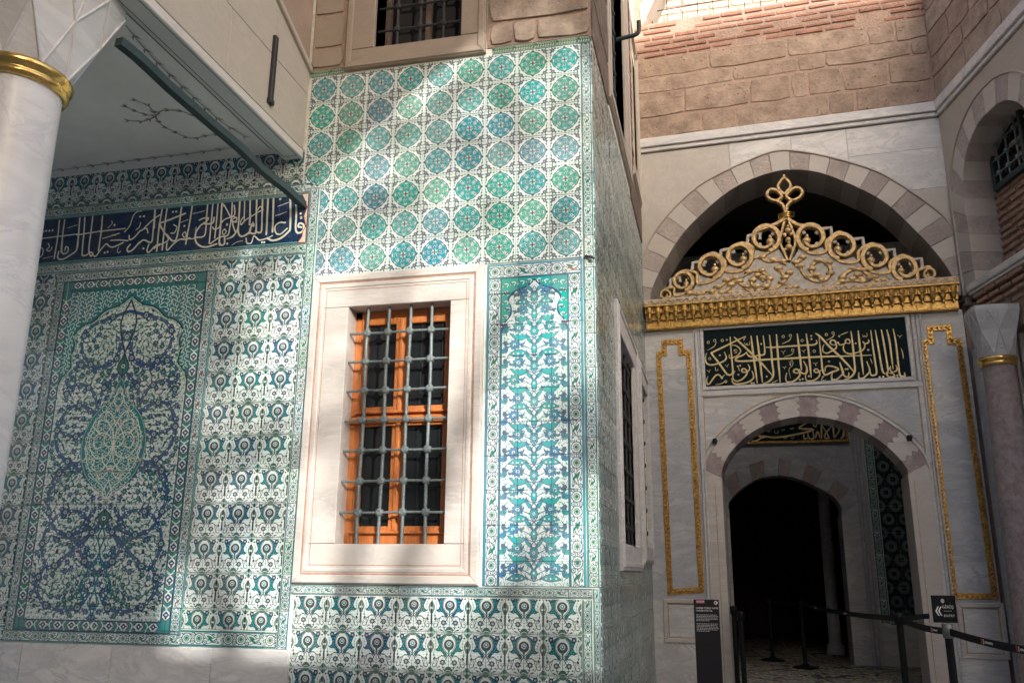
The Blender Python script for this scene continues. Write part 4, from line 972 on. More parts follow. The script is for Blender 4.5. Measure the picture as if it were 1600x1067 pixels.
# ------------------------------------------------------------------ upper window
uw = thing('upper_window', 'dark barred window in a pale stone surround above the roundel tiles', 'window', (-2.19, 5.75, E+3.97))
for nm, a, e, c, d in (('jamb', -2.81, -2.56, 4.145, 6.2), ('jamb', -1.815, -1.61, 4.145, 6.2), ('sill', -2.81, -1.61, 3.965, 4.142)):
    b = MB(); b.cbox(a, e, c, d, -.3, .03, .005); obj(nm, b, M['brownst'], uw, WF)
molding(uw, WF, -2.80, -1.62, 3.975, 6.1, .05, .03, .014, M['brownst'])
b = MB(); b.box(-2.56, -1.815, 4.15, 6, -.26, -.24); obj('pane', b, M['glass'], uw, WF)
b = MB()
for u in (-2.56, -2.2, -1.86): bar(b, u, u+.05, 4.15, 6, -.24, -.2)
obj('frame', b, M['oldwood'], uw, WF)
for k in range(3):
    b = MB(); u = -2.393+.2*k; b.tube([(u, v, -.06) for v in np.linspace(4.14, 6, 8)], .013, 8); obj('upright_bar', b, M['dark'], uw, WF)
for k in range(6):
    v = 4.34+.217*k; b = MB(); b.tube([(u, v, -.06) for u in np.linspace(-2.565, -1.81, 6)], .011, 8); obj('cross_bar', b, M['dark'], uw, WF)
    for j in range(3): inst('knot', kn, WF.M @ Matrix.Translation((-2.393+.2*j, v, -.06)), uw).data = kn_dark
# ------------------------------------------------------------------ side wall of the tiled block (seen at a graze)
VIEWS.update({'K': (1010, 270, 3.2), 'L': (980, 260, 2.5806), 'N': (980, 600, 2.2855), 'O': (980, 0, 2.5806), 'Q': (1420, 490, 3.95)})
def V(view, pts, F=WP, w=0.):
    ox, oy, k = VIEWS[view]
    return [F.px(ox+float(q.split(',')[0])/k, oy+float(q.split(',')[1])/k, w) for q in pts.split()]
t = NT('grey_green_old_tile_glaze'); uv = t.n('ShaderNodeUVMap'); tx = t.n('ShaderNodeTexImage'); tx.image = bpy.data.images['ogee_glaze']; t.l(uv.outputs[0], tx.inputs[0])
oi = t.n('ShaderNodeObjectInfo'); c = t.mix(.30, tx.outputs[0], (.10, .22, .21)); c = t.mix(1, c, t.ramp(oi.outputs['Random'], [(0, (.70, .72, .70)), (1, (1, 1, 1))]), 'MULTIPLY')
co = t.coord(); f = t.noise(co, 8, 5); t.col(t.mix(t.ramp(f, [(.4, (0, 0, 0)), (.8, (.5, .5, .5))]), c, (.20, .17, .12))); t.rough(.2, f, .16, .34); t.bump(t.noise(co, 12, 3), .2, .01); M['sidetile'] = t.m
ws = thing('side_wall', 'narrow grey green tiled side wall running back to the gilded portal', 'wall', (-1.0, 8.0, 0))
wins = [(6.95, 8.72, .02, 2.24), (9.02, 10.12, .10, 2.22)]; opens = [(7.10, 8.45, .235, 1.99), (9.18, 9.98, .28, 2.0)]
upw = [(6.9, 8.85, 4.12, 6.6), (9.2, 10.2, 4.45, 6.6)]; upo = [(7.13, 8.45, 4.3, 6.6), (9.36, 10.1, 4.7, 6.6)]
b = MB()
cutsu = [5.83, 7.10, 8.45, 9.18, 9.98, 10.9]
for a, e in zip(cutsu, cutsu[1:]):
    o = [x for x in opens if abs(x[0]-a) < .01]
    if o: b.box(a, e, -E, o[0][2], -.5, -.012); b.box(a, e, o[0][3], 4.0, -.5, -.012)
    else: b.box(a, e, -E, 4.0, -.5, -.012)
cutsu = [5.83, 7.13, 8.45, 9.36, 10.1, 10.9]
for a, e in zip(cutsu, cutsu[1:]):
    o = [x for x in upo if abs(x[0]-a) < .01]
    if o: b.box(a, e, 4.0, o[0][2], -.5, -.012); b.box(a, e, 6.4, 8, -.5, -.012)
    else: b.box(a, e, 4.0, 8, -.5, -.012)
obj('wall_core', b, M['grout'], ws, WS)
b = MB(); b.box(5.9, 11, 0, 7, -1.1, -.9); obj('room_back', b, M['black'], ws, WS)
q = link(bpy.data.objects.new('tile_facing', None), WS.M @ Matrix.Translation((8, 1, 0)), ws)
row = 0; v = -1.45
while v < 3.98:
    h = .272; off = (.17 if row % 2 else 0); u = 5.815-off*0
    us = [5.802]+[5.802+off+.36*k for k in range(1, 14)]; us = [x for x in us if x < 10.26]+[10.27]
    for a, e in zip(us, us[1:]):
        if e-a < .05: continue
        segs = [(a, e)]
        for wu0, wu1, wv0, wv1 in wins:
            if v+h > wv0 and v < wv1:
                ns = []
                if v < wv0-.035: c_, d_ = v, wv0-.002
                elif v+h > wv1+.035: c_, d_ = wv1+.002, v+h
                else: c_ = None
                if c_ is not None and a < wu1 and e > wu0:
                    s0, s1 = max(a, wu0), min(e, wu1)
                    if s1-s0 > .04: place_tile(tile_mesh('sidep', s1-s0, d_-c_, M['sidetile'], (0, round((c_-v)/h, 2), round((s1-s0)/.25, 2), round((d_-v)/h, 2)), gap=.003), WS, (s0+s1)/2, (c_+d_)/2, -.012, q, tilt=.006)
                for s0, s1 in segs:
                    if s1 <= wu0 or s0 >= wu1: ns.append((s0, s1)); continue
                    if s0 < wu0-.04: ns.append((s0, wu0-.002))
                    if s1 > wu1+.04: ns.append((wu1+.002, s1))
                segs = ns
        for s0, s1 in segs:
            k = random.choice((0, .25, .5, .75)); place_tile(tile_mesh('side%s' % k, s1-s0, h, M['sidetile'], (k, 0, k+round((s1-s0)/.25, 2), 1), gap=.003), WS, (s0+s1)/2, v+h/2, -.012, q, tilt=.006)
    v += h; row += 1
q = link(bpy.data.objects.new('upper_stonework', None), WS.M @ Matrix.Translation((8, 4, 0)), ws)
L = []
for v0, v1, us in ((4.0, 4.4, (5.82, 6.35, 6.88)), (4.42, 5.0, (5.82, 6.88)), (5.02, 5.5, (5.82, 6.4, 6.88)), (5.52, 6.3, (5.82, 6.88)), (6.32, 7.2, (5.82, 6.5, 6.88)), (4.0, 4.45, (8.87, 9.5, 10.26)), (4.47, 5.1, (8.87, 9.18)), (5.12, 6.0, (8.87, 9.18))): L += [(a, e, v0, v1) for a, e in zip(us, us[1:])]
stones(q, WS, L, M['oldwood'], -.012, .004, g=.003)
for k in range(22):
    v = 4.55+.1*k; b = MB(); b.cbox(8.89+random.uniform(0, .03), 9.17, v, v+.045, -.01, .018+random.uniform(0, .012), .006, jit=.004); obj('brick', b, M['brick'], q, WS)
for (fr, o_, nm, lb, mt) in ((wins[0], opens[0], 'side_window', 'marble framed window in the side wall, nearer to the tiled corner', 'marble'), (wins[1], opens[1], 'side_window', 'narrower marble framed window in the side wall beside the portal', 'marble'),
                             (upw[0], upo[0], 'high_side_window', 'tall dark window high in the side wall with worn pale jambs', 'cream'), (upw[1], upo[1], 'high_side_window', 'dark window high in the side wall next to the brick portal wall', 'cream')):
    g_ = thing(nm, lb, 'window', (XR, (fr[0]+fr[1])/2, E+fr[2]))
    for pn, a, e, c, d in (('jamb', fr[0], o_[0], o_[2], min(o_[3], 6.6)), ('jamb', o_[1], fr[1], o_[2], min(o_[3], 6.6)), ('sill', fr[0], fr[1], fr[2], o_[2]-.002), ('lintel', fr[0], fr[1], o_[3]+.002, max(fr[3], o_[3]+.1))):
        b = MB(); b.cbox(a, e, c, d, -.32, .03 if mt == 'marble' else .02, .006); obj(pn, b, M[mt], g_, WS)
    molding(g_, WS, fr[0]+.03, fr[1]-.03, fr[2]+.03, fr[3]-.03, .04, .03 if mt == 'marble' else .02, .012, M[mt])
    b = MB(); b.box(o_[0], o_[1], o_[2], o_[3], -.3, -.28); obj('pane', b, M['glass'], g_, WS)
    n_ = 4; gz_ = -.03 if mt == 'marble' else -.09
    for i in range(n_):
        u = o_[0]+(o_[1]-o_[0])*(i+.5)/n_; b = MB(); b.tube([(u, o_[2]-.01, gz_), (u, o_[3]+.01, gz_)], .014, 8); obj('upright_bar', b, M['dark'], g_, WS)
    k = 0; vv = o_[2]+.15
    while vv < min(o_[3], 6.5)-.05:
        b = MB(); b.tube([(o_[0]-.01, vv, gz_), (o_[1]+.01, vv, gz_)], .011, 8); obj('cross_bar', b, M['dark'], g_, WS)
        for i in range(n_): inst('knot', kn_dark, WS.M @ Matrix.Translation((o_[0]+(o_[1]-o_[0])*(i+.5)/n_, vv, gz_)), g_)
        vv += .25
b = MB(); b.tube(crv([(-.80, 8.0, E+5.43), (-.70, 8.0, E+5.445), (-.60, 8.0, E+5.46), (-.562, 8.0, E+5.50), (-.558, 8.0, E+5.62)], 5), .022, 10)
obj('iron_hook', b, M['tie'], label='grey green iron hook sticking out of the side wall high up', cat='hook')
b = MB(); b.tube([(-.84, 5.785, E+2.195), (-.80, 5.775, E+2.185), (-.775, 5.765, E+2.165)], .009, 6); obj('wall_spike', b, M['dark'], label='small black iron spike at the tiled corner beside the narrow floral panel', cat='spike')
# ------------------------------------------------------------------ porch: beam, ceiling, tie rod, column
pb = thing('porch_beam_wall', 'cream stone slab wall over the white beam of the porch', 'wall', (-3.3, 3.5, E+3.2))
b = MB(); b.box(-.6, 5.785, 3.285, 6.5, -.30, -.03); obj('wall_core', b, M['plaster'], pb, WB)
b = MB(); b.cbox(-.6, 5.785, 3.212, 3.283, -.16, .0, .006); obj('fascia', b, M['marble_w'], pb, WB)
q = link(bpy.data.objects.new('facing', None), WB.M @ Matrix.Translation((4, 3.3, 0)), pb)
top = lambda u: 3.985+(5.785-u)*.42
jv = 3.785
edges = [-.6, .9, 2.3, 3.55, 4.62, 5.785]
for a, e in zip(edges, edges[1:]):
    b = MB(); b.prism([(a+.002, 3.286), (e-.002, 3.286), (e-.002, jv-.002+(5.785-e)*0), (a+.002, jv-.002)], -.03, .0, .003); obj('slab', b, M['cream'], q, WB)
edges = [-.6, .3, 1.7, 2.9, 4.2, 5.22, 5.785]
for a, e in zip(edges, edges[1:]):
    b = MB(); b.prism([(a+.002, jv+.002), (e-.002, jv+.002), (e-.002, top(e)), (a+.002, top(a))], -.03, .0, .003); obj('slab', b, M['cream'], q, WB)
b = MB(); b.prism([(-.6, top(-.6)), (5.785, top(5.785)), (5.785, top(5.785)+.05), (-.6, top(-.6)+.05)], -.03, .03, .008); obj('edge_moulding', b, M['cream'], pb, WB)
b = MB(); b.prism([(-.6, top(-.6)+.052), (5.785, top(5.785)+.052), (5.785, 7.5), (-.6, 7.5)], -.03, -.012); obj('plaster', b, M['plaster'], pb, WB)
ua, va = WB.px(429, 58); ub, vb = WB.px(425, 165)
b = MB(); b.cbox(ua-.022, ua+.022, vb, va, .0, .03, .006); b.cbox(ua-.03, ua+.03, vb-.02, vb+.02, .0, .035, .006)
obj('iron_strap', b, M['dark'], F=WB, label='upright black iron strap on the cream slab wall above the porch', cat='strap')
pc = thing('porch_ceiling', 'flat off-white porch ceiling painted with thin dark vines and a wreath', 'ceiling', (-5, 3, E+3.28))
b = MB(); b.box(-10, -3.37, -3., 5.79, E+3.284, E+3.40); obj('boarding', b, M['ceiling'], pc)
b = MB(); b.box(-3.369, -3.285, -3., 5.79, E+3.278, E+3.40); obj('border_board', b, M['ceilbord'], pc)
b = MB(); b.box(-3.284, XB-.004, -.6, 5.785, E+3.210, E+3.2115); obj('soffit_board', b, M['ceilbord'], pb)
for k, x in enumerate((-3.265, -3.15)):
    b = MB(); b.box(x, x+.005, -.6, 5.72, E+3.2085, E+3.2095); obj('painted_line', b, M['blackpaint'], pb)
b = MB(); b.box(-3.265, -3.145, 5.722, 5.727, E+3.2085, E+3.2095); obj('painted_line', b, M['blackpaint'], pb)
b = MB(); b.box(-3.37, -3.364, -2, 5.7, E+3.275, E+3.277); obj('painted_line', b, M['blackpaint'], pc)
def vine(pts, name='painted_vine', step=.085, sc_=1., parent=pc):
    P = resample([onz(x, y, 3.28) for x, y in crv(pts, 8)], 400); d = np.r_[0, np.cumsum(np.linalg.norm(np.diff(P, axis=0), axis=1))]
    n_ = max(3, int(d[-1]/(step*sc_))); P = resample(P, n_*3); b = MB(); z = E+3.2805
    def flat(poly, dz=0): b.add([(x, y, z-dz) for x, y in poly]+[(x, y, z-dz-.0006) for x, y in poly], [tuple(range(len(poly))), tuple(range(len(poly), 2*len(poly)))[::-1]])
    for i in range(len(P)-1):
        t_ = P[i+1]-P[i]; t_ /= np.linalg.norm(t_)+1e-9; m_ = np.array([-t_[1], t_[0]])*.0035; flat([P[i]+m_, P[i+1]+m_, P[i+1]-m_, P[i]-m_])
        if i % 3 == 0:
            for s_ in (1, -1):
                a = math.atan2(t_[1], t_[0])+s_*(2.65); u_ = np.array([math.cos(a), math.sin(a)]); w_ = np.array([-u_[1], u_[0]]); Lf = .050*sc_
                flat([P[i], P[i]+u_*Lf*.4+w_*.008, P[i]+u_*Lf, P[i]+u_*Lf*.4-w_*.006], .001)
    return obj(name, b, M['vine'], parent)
vine([(196, 40), (240, 92), (300, 150), (345, 190), (380, 212)][::-1], step=.11, sc_=1.3)
vine([(364, 231), (300, 240), (200, 252), (60, 270), (-60, 284)][::-1], step=.11, sc_=1.3)
vine([(243, 183), (252, 174), (275, 173), (300, 180), (322, 192), (338, 205)]); vine([(243, 183), (254, 197), (275, 208), (300, 217), (325, 212), (352, 210)])
vine([(198, 168), (222, 178), (243, 183)]); vine([(203, 189), (225, 190), (243, 183)]); vine([(213, 158), (232, 166), (245, 184)])
tr = MB()
p0 = np.array([-3.30, 3.80, E+3.00]); p1 = np.array([-3.085, 5.79, E+2.80]); d_ = (p1-p0)/np.linalg.norm(p1-p0); sx = np.cross(d_, [0, 0, 1]); sx /= np.linalg.norm(sx); sz = np.cross(sx, d_)
P_ = []
N_ = 14
for i in range(N_+1):
    c_ = p0+(p1-p0)*i/N_+sz*(.006*math.sin(i*1.1))+sx*(.004*math.sin(i*1.7)); P_ += [c_+sx*a*.027+sz*e*.027 for a, e in ((-1, -1), (1, -1), (1, 1), (-1, 1))]
F_ = [(3, 2, 1, 0), tuple(range(4*N_, 4*N_+4))]
for i in range(N_):
    for k in range(4): F_.append((4*i+k, 4*i+(k+1) % 4, 4*i+4+(k+1) % 4, 4*i+4+k))
tr.add(P_, F_); obj('tie_rod', tr, M['tie'], label='dark green square tie rod from the white column capital to the tiled wall', cat='tie rod')
def column(cx, cy, z0, zr, zt, r0, r1, hw, mats, label, name='column', ridge=.008, ringh=.10):
    c = thing(name, label, 'column', (cx, cy, z0))
    b = MB(); b.lathe(cx, cy, [(r0*1.0+(r1-r0)*(k/12)+.004*math.sin(k), z0+(zr-z0)*k/12) for k in range(13)], 48); obj('shaft', b, mats[0], c)
    b = MB(); h = ringh
    b.lathe(cx, cy, [(r1-.01, zr-h*.1), (r1+.016*h/.1, zr-h*.08), (r1+.030*h/.1, zr+h*.12), (r1+.030*h/.1, zr+h*.22), (r1+.016*h/.1, zr+h*.36), (r1+.020*h/.1, zr+h*.42), (r1+.040*h/.1, zr+h*.58), (r1+.047*h/.1, zr+h*.78), (r1+.036*h/.1, zr+h*.95), (r1-.01, zr+h)], 48); obj('gilded_ring', b, mats[1], c)
    zb = zr+h*.9; zm = zb+(zt-zb)*.52; rb = r1+.012
    A = [(cx+rb*math.cos(a), cy+rb*math.sin(a), zb) for a in [math.pi/4*k+math.pi/8 for k in range(8)]]
    sq = lambda a: hw/max(abs(math.cos(a)), abs(math.sin(a)))*(.93 if abs(math.sin(2*a)) > .9 else 1)
    Bm = []
    for k in range(8):
        a = math.pi/4*k; rr = (rb+sq(a)*.92)/2*1.06; Bm.append((cx+rr*math.cos(a), cy+rr*math.sin(a), zm))
    Ct = []
    for k in range(16):
        a = math.pi/8*k; R_ = sq(a) if abs(math.sin(2*a)) < .9 else hw*1.27; Ct.append((cx+R_*math.cos(a), cy+R_*math.sin(a), zt-.05))
    b = MB(); Vv = A+Bm+Ct; F = []; ed_ = []
    for k in range(8):      # A_k sits between B_k and B_{k+1}
        k1 = (k+1) % 8; a_, a1 = k, k1; b0, b1 = 8+k, 8+k1; c0, c1, c2 = 16+2*k, 16+2*k+1, 16+(2*k+2) % 16
        F += [(a_, b1, b0) if False else (b0, a_, b1), (a_, a1, b1), (b0, b1, c1), (b0, c1, c0), (b1, c2, c1)]
        ed_ += [(a_, b0), (a_, b1), (b0, c1), (b1, c1), (b0, c0)]
    b.add(Vv, F); 
    top_ = [(p[0], p[1], zt) for p in Ct]; b.add(Ct+top_, [(k, (k+1) % 16, 16+(k+1) % 16, 16+k) for k in range(16)]+[tuple(range(16, 32))]); b.add(A, [tuple(range(8))[::-1]])
    cp = obj('capital', b, mats[2], c)
    b = MB()
    for i, j in ed_: b.tube([Vv[i], Vv[j]], ridge, 6)
    obj('ridge', b, mats[2], cp)
    return c
column(-3.63, 3.48, 0, E+2.515, E+3.205, .247, .226, .375, (M['marble_c'], M['goldm'], M['marble_c']), 'large pale grey marble column with gilded ring and folded facet capital', ridge=.009)
# ------------------------------------------------------------------ portal wall
pw = thing('portal_wall', 'brick and pink stone wall rising above the pale arch over the portal', 'wall', (.5, 10.3, 0))
arch_in = V('L', '93,560 100,500 150,390 220,280 300,195 400,110 500,55 630,18 760,25 900,75 1040,150 1170,270 1260,370 1310,450 1318,520')
arch_out = V('L', '38,560 45,470 75,340 130,240 230,130 330,55')+V('O', '500,645 605,610 700,614 820,637 960,677 1060,722')+V('L', '1230,165 1305,240 1345,330 1352,420 1350,520')
ai = resample([tuple(p) for p in crv(arch_in, 6)], 73); ao = resample([tuple(p) for p in crv(arch_out, 6)], 73)
ring = link(bpy.data.objects.new('arch', None), WP.M @ Matrix.Translation((.5, 4.7, 0)), pw)
nv = 24
for k in range(nv):
    i0, i1 = 3*k, 3*k+3; I = [tuple(ai[i]) for i in range(i0, i1+1)]; O = [tuple(ao[i]) for i in range(i0, i1+1)]
    sh = .004; b = MB()
    P = I+O[::-1]; c_ = np.mean(P, 0); P = [tuple(c_+(np.array(p)-c_)*.985) for p in P]
    b.prism(P, -.62, .012+random.uniform(-.003, .004), .004); obj('voussoir', b, M['pinkst'] if k % 2 == 0 else M['paleSt'], ring, WP)
b = MB(); b.relief([tuple(p) for p in ao], .030, .0, .028, taper=False); obj('hood_moulding', b, M['cream'], ring, WP)
# spandrel slabs between the arch and the string course
u_l, u_r = -1.36, 2.235; zs = 5.235
region = [(u_l, zs), (u_l, ao[0][1])]+[tuple(p) for p in ao]+[(u_r, ao[-1][1]), (u_r, zs)]
sp = link(bpy.data.objects.new('spandrel', None), WP.M @ Matrix.Translation((.5, 4.9, 0)), pw)
uu = [u_l, -.62, .5, 1.12, 1.75, u_r]
for a, e, c, d in ((u_l, -.62, 2.9, 3.9), (u_l, -.2, 3.9, zs), (-.2, .54, 4.3, zs), (.54, 1.18, 4.3, zs), (1.18, u_r, 4.86, zs), (1.18, u_r, 4.35, 4.86), (1.4, u_r, 3.6, 4.35), (1.6, u_r, 2.9, 3.6)):
    P = clip(region, a+.002, e-.002, c+.002, d-.002)
    if P: b = MB(); b.prism(P, -.05, 0, 0); obj('slab', b, M['paleSt'] if c < 4 else M['marble'], sp, WP)
b = MB(); b.strip([(p[0], zs) for p in ao], [tuple(p) for p in ao], -.62, -.052); obj('wall_core', b, M['mortar'], pw, WP)
b = MB(); b.box(u_l-.3, ao[0][0], -E, zs, -.6, -.052); b.box(ao[-1][0], u_r+.4, -E, zs, -.6, -.052); obj('wall_core', b, M['mortar'], pw, WP)
st = MB(); st.cbox(u_l, u_r+.05, 5.245, 5.30, -.2, .03, .008); st.cbox(u_l, u_r+.05, 5.302, 5.43, -.2, .055, .01); obj('string_course', st, M['marble'], pw, WP)
zrow = [WP.px(980+640/2.5806, y/2.5806)[1] for y in (505, 402, 300, 236, 155)]; zrow[0] = 5.44
def ux(x, r): return WP.px(980+x/2.5806, (r)/2.5806)[0]
rows = [((40, 300, 440, 815, 922, 1232), 450), ((40, 228, 492, 660, 728, 870, 1058, 1232), 350), ((35, 424, 688, 802, 1148, 1225), 265), ((30, 330, 642, 972, 1085, 1215), 195)]
b = MB(); b.box(u_l, u_r+.05, 5.432, 7.14, -.5, -.0035); obj('mortar', b, M['mortar'], pw, WP)
q = link(bpy.data.objects.new('stonework', None), WP.M @ Matrix.Translation((.5, 5.5, 0)), pw)
for k, (xs, yy) in enumerate(rows):
    us = [ux(x, yy+(15 if x < 400 else -15 if x > 900 else 0)) for x in xs]
    stones(q, WP, [(a, e, zrow[k], zrow[k+1]) for a, e in zip(us, us[1:])], M['stone'], -.03, .0, c=.007, j=.011, g=.011)
q = link(bpy.data.objects.new('brickwork', None), WP.M @ Matrix.Translation((.5, 6.5, 0)), pw)
v = zrow[4]+.02; r = 0
while v < 7.10:
    u = u_l+(.0 if r % 2 else .15)
    while u < u_r:
        w_ = random.uniform(.20, .36); hh = random.uniform(.036, .048)
        if random.random() < .93:
            b = MB(); dv = random.uniform(-.006, .006); b.cbox(max(u_l, u), min(u+w_, u_r), v+dv, v+dv+hh, -.06, -.002+random.uniform(.006, .018), .005, jit=.004); obj('brick', b, M['brick'], q, WP)
        u += w_+random.uniform(.02, .045)
    v += .0865; r += 1
# opening with its mesh above the bricks
b = MB(); b.box(u_l-.2, -1.16, 7.14, 12, -.5, 0); b.box(2.2, 4.5, 7.14, 12, -.5, 0)
obj('upper_pier', b, M['mortar'], pw, WP)
mg = thing('wire_mesh', 'thin square iron mesh across the bright opening above the brickwork', 'mesh', (.5, 10.5, E+7.1))
for k in range(17):
    u = -1.12+.205*k; b = MB(); b.tube([(u, 7.10, -.25), (u+.003, 9.4, -.25)], .0065, 6); obj('wire', b, M['dark'], mg, WP)
for k in range(11):
    v = 7.30+.205*k; b = MB(); b.tube([(-1.2, v, -.258), (2.3, v, -.258)], .0065, 6); obj('wire', b, M['dark'], mg, WP)
qa = MB(); A_ = crv([(-1.24, 7.12), (-1.12, 7.35), (-.95, 7.7), (-.7, 8.1), (-.3, 8.4)], 6); qa.strip([(p[0]-.02, p[1]+.30) for p in A_], [tuple(p) for p in A_], -.45, .01); obj('opening_arch', qa, M['cream'], pw, WP)
fb = thing('far_building', 'sunlit brick and stone building seen through the wire mesh', 'building', (.8, 15.5, 0))
b = MB(); b.box(-8, 12, 15.4, 16, E+5.6, E+16); obj('wall', b, M['mortar'], fb)
for r in range(26):
    u = -2.2+(.2 if r % 2 else 0)
    while u < 4.5:
        w_ = random.uniform(.35, .55); z_ = E+9.6+.16*r; b = MB(); b.add([], []); b.cbox(u, u+w_, z_, z_+.10, -.02, .022, .008); 
        me = b.mesh('brick', M['farbrick'], ((u+u+w_)/2, z_, 0)); inst('brick', me, Matrix.Translation(((u+u+w_)/2, 15.4, z_)) @ Matrix.Rotation(math.pi/2, 4, 'X'), fb); u += w_+.05
# dark passage vault behind the arch
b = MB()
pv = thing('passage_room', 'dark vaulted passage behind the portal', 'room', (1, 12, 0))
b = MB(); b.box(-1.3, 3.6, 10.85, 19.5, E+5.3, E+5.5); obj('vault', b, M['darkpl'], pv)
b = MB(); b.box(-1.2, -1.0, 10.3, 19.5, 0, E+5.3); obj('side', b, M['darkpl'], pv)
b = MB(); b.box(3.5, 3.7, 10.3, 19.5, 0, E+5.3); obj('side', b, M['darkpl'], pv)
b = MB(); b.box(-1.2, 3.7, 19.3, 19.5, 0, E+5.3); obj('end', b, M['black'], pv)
# ------------------------------------------------------------------ the marble portal set into the arch
pt = thing('marble_portal', 'grey marble gateway with gilded crest, cornice and inscription under a scalloped arch', 'gateway', (.5, 10.2, 0))
d_in = resample([tuple(p) for p in crv(V('N', '338,335 340,303 370,245 430,185 500,145 580,123 640,117 720,125 800,148 880,190 950,245 998,303 1003,335'), 6)], 66)
d_out = resample([tuple(p) for p in crv(V('N', '268,300 283,268 310,220 370,155 450,95 540,58 640,40 740,52 840,85 930,135 1010,195 1062,258 1078,300'), 6)], 66)
zt_ = 2.86
region = [(-1.345, -E), (-1.345, zt_), (2.19, zt_), (2.19, -E), (1.415, -E)]+[tuple(p) for p in d_out[::-1]]+[(-.515, -E)]
jl, jr = float(d_in[0][0]), float(d_in[-1][0])
region = [(-1.345, -E), (-1.345, zt_), (2.19, zt_), (2.19, -E), (float(d_out[-1][0]), -E)]+[tuple(p) for p in d_out[::-1]]+[(float(d_out[0][0]), -E)]
fc = link(bpy.data.objects.new('facing', None), WP.M @ Matrix.Translation((.5, 1, 0)), pt)
gL, gR = float(d_out[0][0]), float(d_out[-1][0])
for a, e, c, d, mt in ((-1.345, -.745, 2.36, zt_, 'marble'), (-1.345, -.745, -.29, 2.36, 'marble_b'), (-1.345, -.745, -E, -.29, 'marble'), (-.745, 1.70, 2.02, zt_, 'marble'), (-.745, .5, 1.2, 2.02, 'marble'), (.5, 1.70, 1.2, 2.02, 'marble_b'),
                       (-.745, gL, -E, 1.2, 'marble'), (gR, 1.70, -E, 1.2, 'marble'), (1.70, 2.19, 2.2, zt_, 'marble'), (1.70, 2.19, 1.62, 2.2, 'marble'), (1.70, 2.19, -.29, 1.62, 'marble_b'), (1.70, 2.19, -E, -.29, 'marble')):
    P = clip(region, a+.0012, e-.0012, c+.0012, d-.0012)
    if P: b = MB(); b.prism(P, -.30, .02, 0); obj('slab', b, M[mt], fc, WP)
# jamb blocks
for a, e in ((jl-.001-(jl-gL), jl), (jr, gR)):
    yi, yo = float(d_in[0][1])-.002, float(d_out[0][1])-.002
    P = [(a, -E), (e, -E), (e, yi if a < 0 else yo), (a, yo if a < 0 else yi)]
    b = MB(); b.prism(P, -.55, .026, .004); obj('jamb', b, M['marble_w'], pt, WP)
# scalloped voussoirs
ar = link(bpy.data.objects.new('arch', None), WP.M @ Matrix.Translation((.5, 1.8, 0)), pt)
nvv = 13
def edge(k):
    i = k*65/nvv; i0 = int(i); f_ = i-i0; i1 = min(65, i0+1); A0 = d_in[i0]*(1-f_)+d_in[i1]*f_; B0 = d_out[i0]*(1-f_)+d_out[i1]*f_; out = []
    t_ = B0-A0; m_ = np.array([-t_[1], t_[0]])/np.linalg.norm(t_)
    for j in range(13):
        s_ = j/12; w_ = .042*(abs(math.sin(3*math.pi*s_))-.35)*(1 if k % 2 else -1) if 0 < k < nvv else 0; out.append(tuple(A0+t_*s_+m_*w_*(1 if 0 < j < 12 else .3)))
    return out
for k in range(nvv):
    e0, e1 = edge(k), edge(k+1); i0, i1 = int(round(k*65/nvv)), int(round((k+1)*65/nvv))
    P = e0+[tuple(d_out[i]) for i in range(i0+1, i1)]+e1[::-1]+[tuple(d_in[i]) for i in range(i1-1, i0, -1)]
    c_ = np.mean(P, 0); P = [tuple(c_+(np.array(p)-c_)*.992) for p in P]
    b = MB(); b.prism(P, -.45, .024+random.uniform(-.001, .002), .0025); obj('voussoir', b, M['purple'] if k % 2 == 0 else M['marble_w'], ar, WP)
b = MB(); b.relief([tuple(p) for p in resample(d_out, 60)], .030, .022, .018, taper=False); obj('arch_moulding', b, M['marble'], ar, WP)
off = [tuple(np.array((.47, .9))+(p-np.array((.47, .9)))*1.035) for p in resample(d_out, 60)]; b = MB(); b.relief(off, .012, .021, .006, taper=False); obj('gilt_line', b, M['goldline'], ar, WP)
b = MB(); b.relief(off, .03, .016, .02, taper=False); 
# mouldings of the upper field and the inscription
for (a, e, c, d), m_, n_, h_ in (((-.725, -.675, 1.17, 2.01), 'marble', 'field_moulding', .018), ((1.65, 1.70, 1.17, 2.01), 'marble', 'field_moulding', .018), ((-.725, 1.70, 2.012, 2.06), 'marble', 'field_moulding', .018),
                          ((-.672, -.664, 1.17, 1.99), 'goldline', 'gilt_line', .004), ((1.64, 1.648, 1.17, 1.99), 'goldline', 'gilt_line', .004), ((-.672, 1.648, 1.992, 2.0), 'goldline', 'gilt_line', .004)):
    b = MB(); b.cbox(a, e, c, d, .021, .021+h_, .004); obj(n_, b, M[m_], pt, WP)
ip = link(bpy.data.objects.new('inscription_panel', None), WP.M @ Matrix.Translation((.47, 2.12, 0)), pt)
iq = [WP.px(1099, 514.5, .03), WP.px(1416.5, 497.5, .03), WP.px(1421, 590, .03), WP.px(1103, 602.5, .03)]
iu0, iu1 = (iq[0][0]+iq[3][0])/2, (iq[1][0]+iq[2][0])/2; iv0, iv1 = (iq[2][1]+iq[3][1])/2, (iq[0][1]+iq[1][1])/2
b = MB(); b.box(iu0, iu1, iv0, iv1, .021, .030); obj('field', b, M['panelbg'], ip, WP)
molding(ip, WP, iu0-.045, iu1+.045, iv0-.045, iv1+.045, .043, .021, .024, M['marble']); molding(ip, WP, iu0-.10, iu1+.10, iv0-.085, iv1+.085, .035, .021, .016, M['marble']); molding(ip, WP, iu0-.062, iu1+.062, iv0-.058, iv1+.058, .008, .021, .006, M['goldline'], 'gilt_line')
def wline(p, s=1.): return crv(p, 5)
